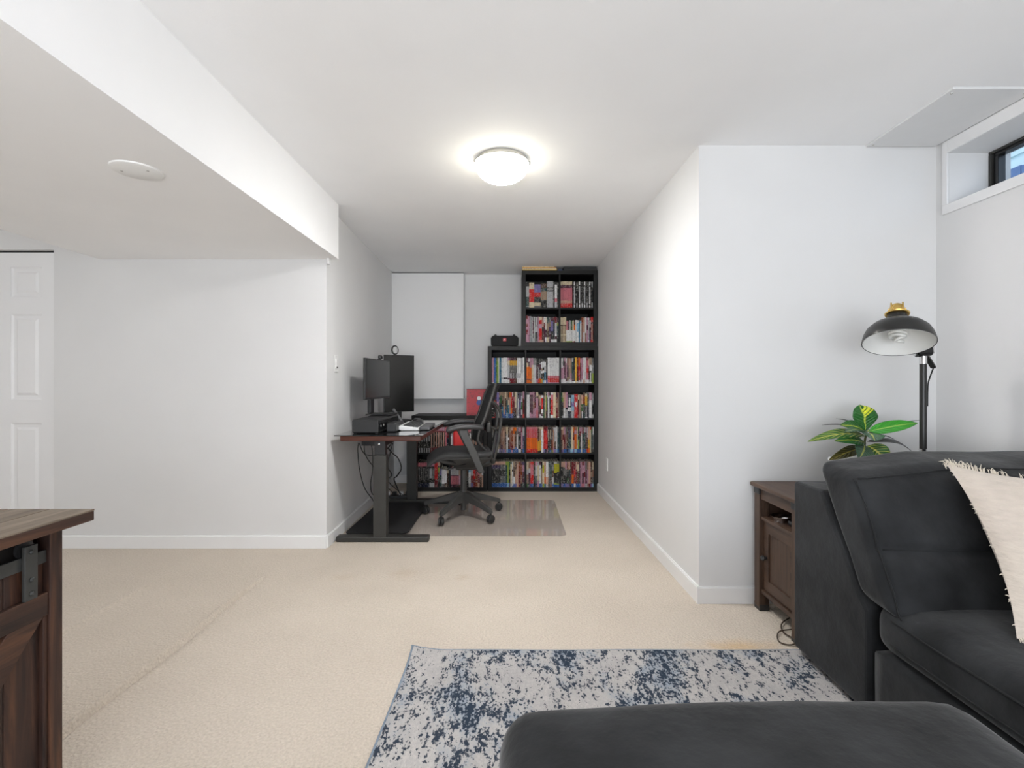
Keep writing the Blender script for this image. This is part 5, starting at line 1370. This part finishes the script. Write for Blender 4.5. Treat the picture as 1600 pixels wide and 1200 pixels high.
def floor_lamp():
    J = Vector((1.792, 2.12, 1.238))
    r = thing('floor_lamp', 'black floor lamp with wide metal shade and brass cap behind the sofa', 'lamp', (J.x, J.y, 0))
    MB().lathe([(0, .024), (.03, .024), (.125, .014), (.135, .008), (.135, 0), (0, 0)], Matrix.Translation((J.x + .0, J.y, 0)), 36).build('base', M_lampblk, r, smooth='auto')
    MB().tube([(J.x, J.y, .02), (J.x, J.y, J.z - .055)], .0132, 16).build('pole', M_lampblk, r, smooth='auto')
    MB().tube([(J.x, J.y, J.z - .056), (J.x, J.y, J.z - .022)], .0140, 16).build('collar', M_chrome, r, smooth='auto')
    MB().tube([(J.x, J.y, .80), (J.x, J.y, .812)], .0142, 16).build('pole_ring', M_chrome, r, smooth='auto')
    ax = Vector((.97, -.2, .1)).normalized()
    MB().tube([J - ax * .026, J + ax * .026], .024, 18).build('joint', M_blackgloss, r, smooth='auto')
    for sg in (-1, 1):
        MB().tube([J + ax * sg * .026, J + ax * sg * .036], .017, 16).build('thumb_nut', M_chrome, r, smooth='auto')
    rim = Vector((1.572, 1.98, 1.261)); up = Vector((.2166, .3146, .924)).normalized()
    yoke = rim + up * .158
    tail = J - (yoke - J) * .42
    bar = (yoke - J).normalized()
    # flat bar
    q = bar.to_track_quat('Z', 'Y').to_matrix().to_4x4()
    L = (yoke - tail).length
    MB().box(-.010, .010, -.005, .005, 0, L, Matrix.Translation(tail) @ q).build('arm', M_lampblk, r, bevel=.002)
    MB().tube(smooth_path([tail, tail + Vector((-.03, -.01, -.06)), (J.x + .018, J.y - .002, J.z - .17), (J.x + .014, J.y - .006, J.z - .24)], 6), .003, 6).build('cord', M_cord, r, smooth=True)
    Q = Matrix.Translation(rim) @ up.to_track_quat('Z', 'Y').to_matrix().to_4x4()
    R = .122
    outer = [(R, 0), (R * 1.005, .003), (R * .985, .018), (R * .95, .036), (R * .87, .058), (R * .72, .078), (R * .52, .092), (R * .34, .099), (.036, .102), (.034, .104)]
    inner = [(rr - .003 if i < 9 else rr - .004, z - .002 if i > 1 else z + .0005) for i, (rr, z) in enumerate(outer)]
    MB().lathe(outer, Q, 56, cap=False).build('shade', M_lampblk, r, smooth=True)
    MB().lathe(inner[::-1], Q, 56, cap=False).build('shade_lining', M_lampwht, r, smooth=True)
    MB().lathe([(.0345, .100), (.034, .128), (.032, .132), (.0, .132)], Q, 28).build('neck', M_lampblk, r, smooth='auto')
    MB().lathe([(.0, .132), (.041, .131), (.043, .136), (.040, .139), (.026, .140), (.0, .140)], Q, 28).build('brass_ring', M_brass, r, smooth='auto')
    # brass yoke: two cheeks and a top
    for sg in (-1, 1):
        MB().prism([(-.020, .138), (.020, .138), (.020, .168), (.012, .184), (-.012, .184), (-.020, .168)], sg * .019 - .003, sg * .019 + .003, axis='x', M=Q).build('yoke_cheek', M_brass, r, bevel=.001)
    MB().tube([Q @ Vector((-.03, 0, .157)), Q @ Vector((.03, 0, .157))], .005, 10).build('yoke_bolt', M_brass, r, smooth='auto')
    MB().lathe([(0, .1395), (.027, .1395), (.028, .150), (.025, .166), (.016, .178), (0, .182)], Q, 24).build('brass_cap', M_brass, r, smooth='auto')
    # spiral bulb
    sp_ = MB()
    pts = []
    for k in range(90):
        t = k / 89
        a = t * math.pi * 2 * 3.4
        pts.append(Q @ Vector((math.cos(a) * .026, math.sin(a) * .026, .076 - .052 * t)))
    e = pts[-1]
    pts += [Q @ Vector((.012, .0, .013)), Q @ Vector((-.02, -.018, .015))]
    bu = MB().tube(smooth_path(pts, 2), .0065, 8).build('spiral_bulb', M_bulb, r, smooth=True)
    MB().lathe([(.0, .070), (.030, .071), (.032, .080), (.024, .098), (0, .10)], Q, 20).build('bulb_socket', M_bulb, bu, smooth='auto')
floor_lamp()

# ------------------------------------------------------------------ barn-door sideboard in the left foreground
def sideboard():
    r = thing('sideboard', 'rustic dark wood sideboard with sliding barn door and weathered top', 'cabinet', (-1.36, .5, 0))
    TX, TY, TZ = -1.1255, 1.312, .760
    # top planks
    pw = [(-1.1255, -1.2405), (-1.2460, -1.3525), (-1.3580, -1.469), (-1.4745, -1.585)]
    for (b_, a_) in pw:
        MB().box(a_, b_, -.34, TY, TZ - .0045, TZ).build('top_plank', M_rtop, r, bevel=.001)
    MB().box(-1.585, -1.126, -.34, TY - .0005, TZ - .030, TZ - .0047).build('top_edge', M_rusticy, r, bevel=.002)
    FX = -1.18; E = 1.2775
    # corner posts, sides, back, bottom
    MB().box(FX - .03, FX, E - .034, E, 0, TZ - .031).build('post', M_rustic, r, bevel=.002)
    MB().box(FX - .03, FX, -.31, -.276, 0, TZ - .031).build('post', M_rustic, r, bevel=.002)
    MB().box(-1.56, FX - .03, E - .020, E, .03, TZ - .031).build('side_panel', M_rustic, r)
    MB().box(-1.56, FX - .03, -.31, -.29, .03, TZ - .031).build('side_panel', M_rustic, r)
    MB().box(-1.565, -1.556, -.30, E - .02, .03, TZ - .031).build('back_panel', M_dkrecess, r)
    MB().box(-1.55, FX - .045, -.29, E - .02, .05, .07).build('bottom_board', M_rusticy, r)
    MB().box(FX - .06, FX - .045, -.29, E - .034, .07, TZ - .031).build('inner_face', M_dkrecess, r)
    MB().box(FX - .03, FX - .002, -.276, E - .034, .0, .05).build('plinth', M_rusticy, r, bevel=.002)
    # iron rail
    MB().box(FX - .016, FX - .010, -.27, E - .034, .642, .674).build('rail', M_strap, r, bevel=.001)
    # barn doors
    for (ya, yb, flip) in ((.755, 1.243, 1), (-.27, .215, -1)):
        d = MB().box(FX - .040, FX - .034, ya, yb, .06, .642).build('door', M_dkrecess, r)
        n = 5; pwid = (yb - ya) / n
        for k in range(n):
            MB().box(FX - .034, FX - .018, ya + k * pwid + .001, ya + (k + 1) * pwid - .001, .06, .640).build('plank', M_rustic, d, bevel=.0015)
        for (z0, z1) in ((.508, .566), (.06, .118)):
            MB().box(FX - .018, FX - .004, ya, yb, z0, z1).build('door_rail', M_rusticy, d, bevel=.002)
        for (y0, y1) in ((ya, ya + .05), (yb - .012, yb)):
            MB().box(FX - .018, FX - .006, y0, y1, .118, .508).build('door_stile', M_rustic, d, bevel=.002)
        # diagonal brace from the far top corner down towards the near bottom corner
        if flip > 0: poly = [(yb - .012, .508), (yb - .10, .508), (ya + .05, .118), (ya + .14, .118)]
        else: poly = [(ya + .05, .508), (ya + .14, .508), (yb - .05, .118), (yb - .14, .118)]
        poly = [poly[0], poly[1], poly[2], poly[3]] if flip > 0 else [poly[0], poly[3], poly[2], poly[1]]
        MB().prism(poly, FX - .018, FX - .005, axis='x').build('brace', M_rusticy, d, bevel=.002)
        for ys in (yb - .047, ya + .03):
            stp = MB().box(FX - .010, FX - .001, ys - .016, ys + .016, .566, .700).build('strap', M_strap, d, bevel=.0015)
            for z in (.684, .616, .582):
                MB().lathe([(0, .006), (.004, .005), (.006, .002), (.006, 0)], Matrix.Translation((FX - .001, ys, z)) @ Matrix.Rotation(math.pi / 2, 4, 'Y'), 10).build('bolt', M_strap, d)
            wh = Matrix.Translation((FX - .02, ys, .690)) @ Matrix.Rotation(math.pi / 2, 4, 'Y')
            MB().lathe([(0, -.004), (.022, -.004), (.022, .004), (0, .004)], wh, 20).build('roller', M_black, d)
    MB().box(FX - .033, FX - .018, .225, .745, .06, .640).build('centre_panel', M_rustic, r)
sideboard()
print('books', NB, 'objects', len(bpy.data.objects))
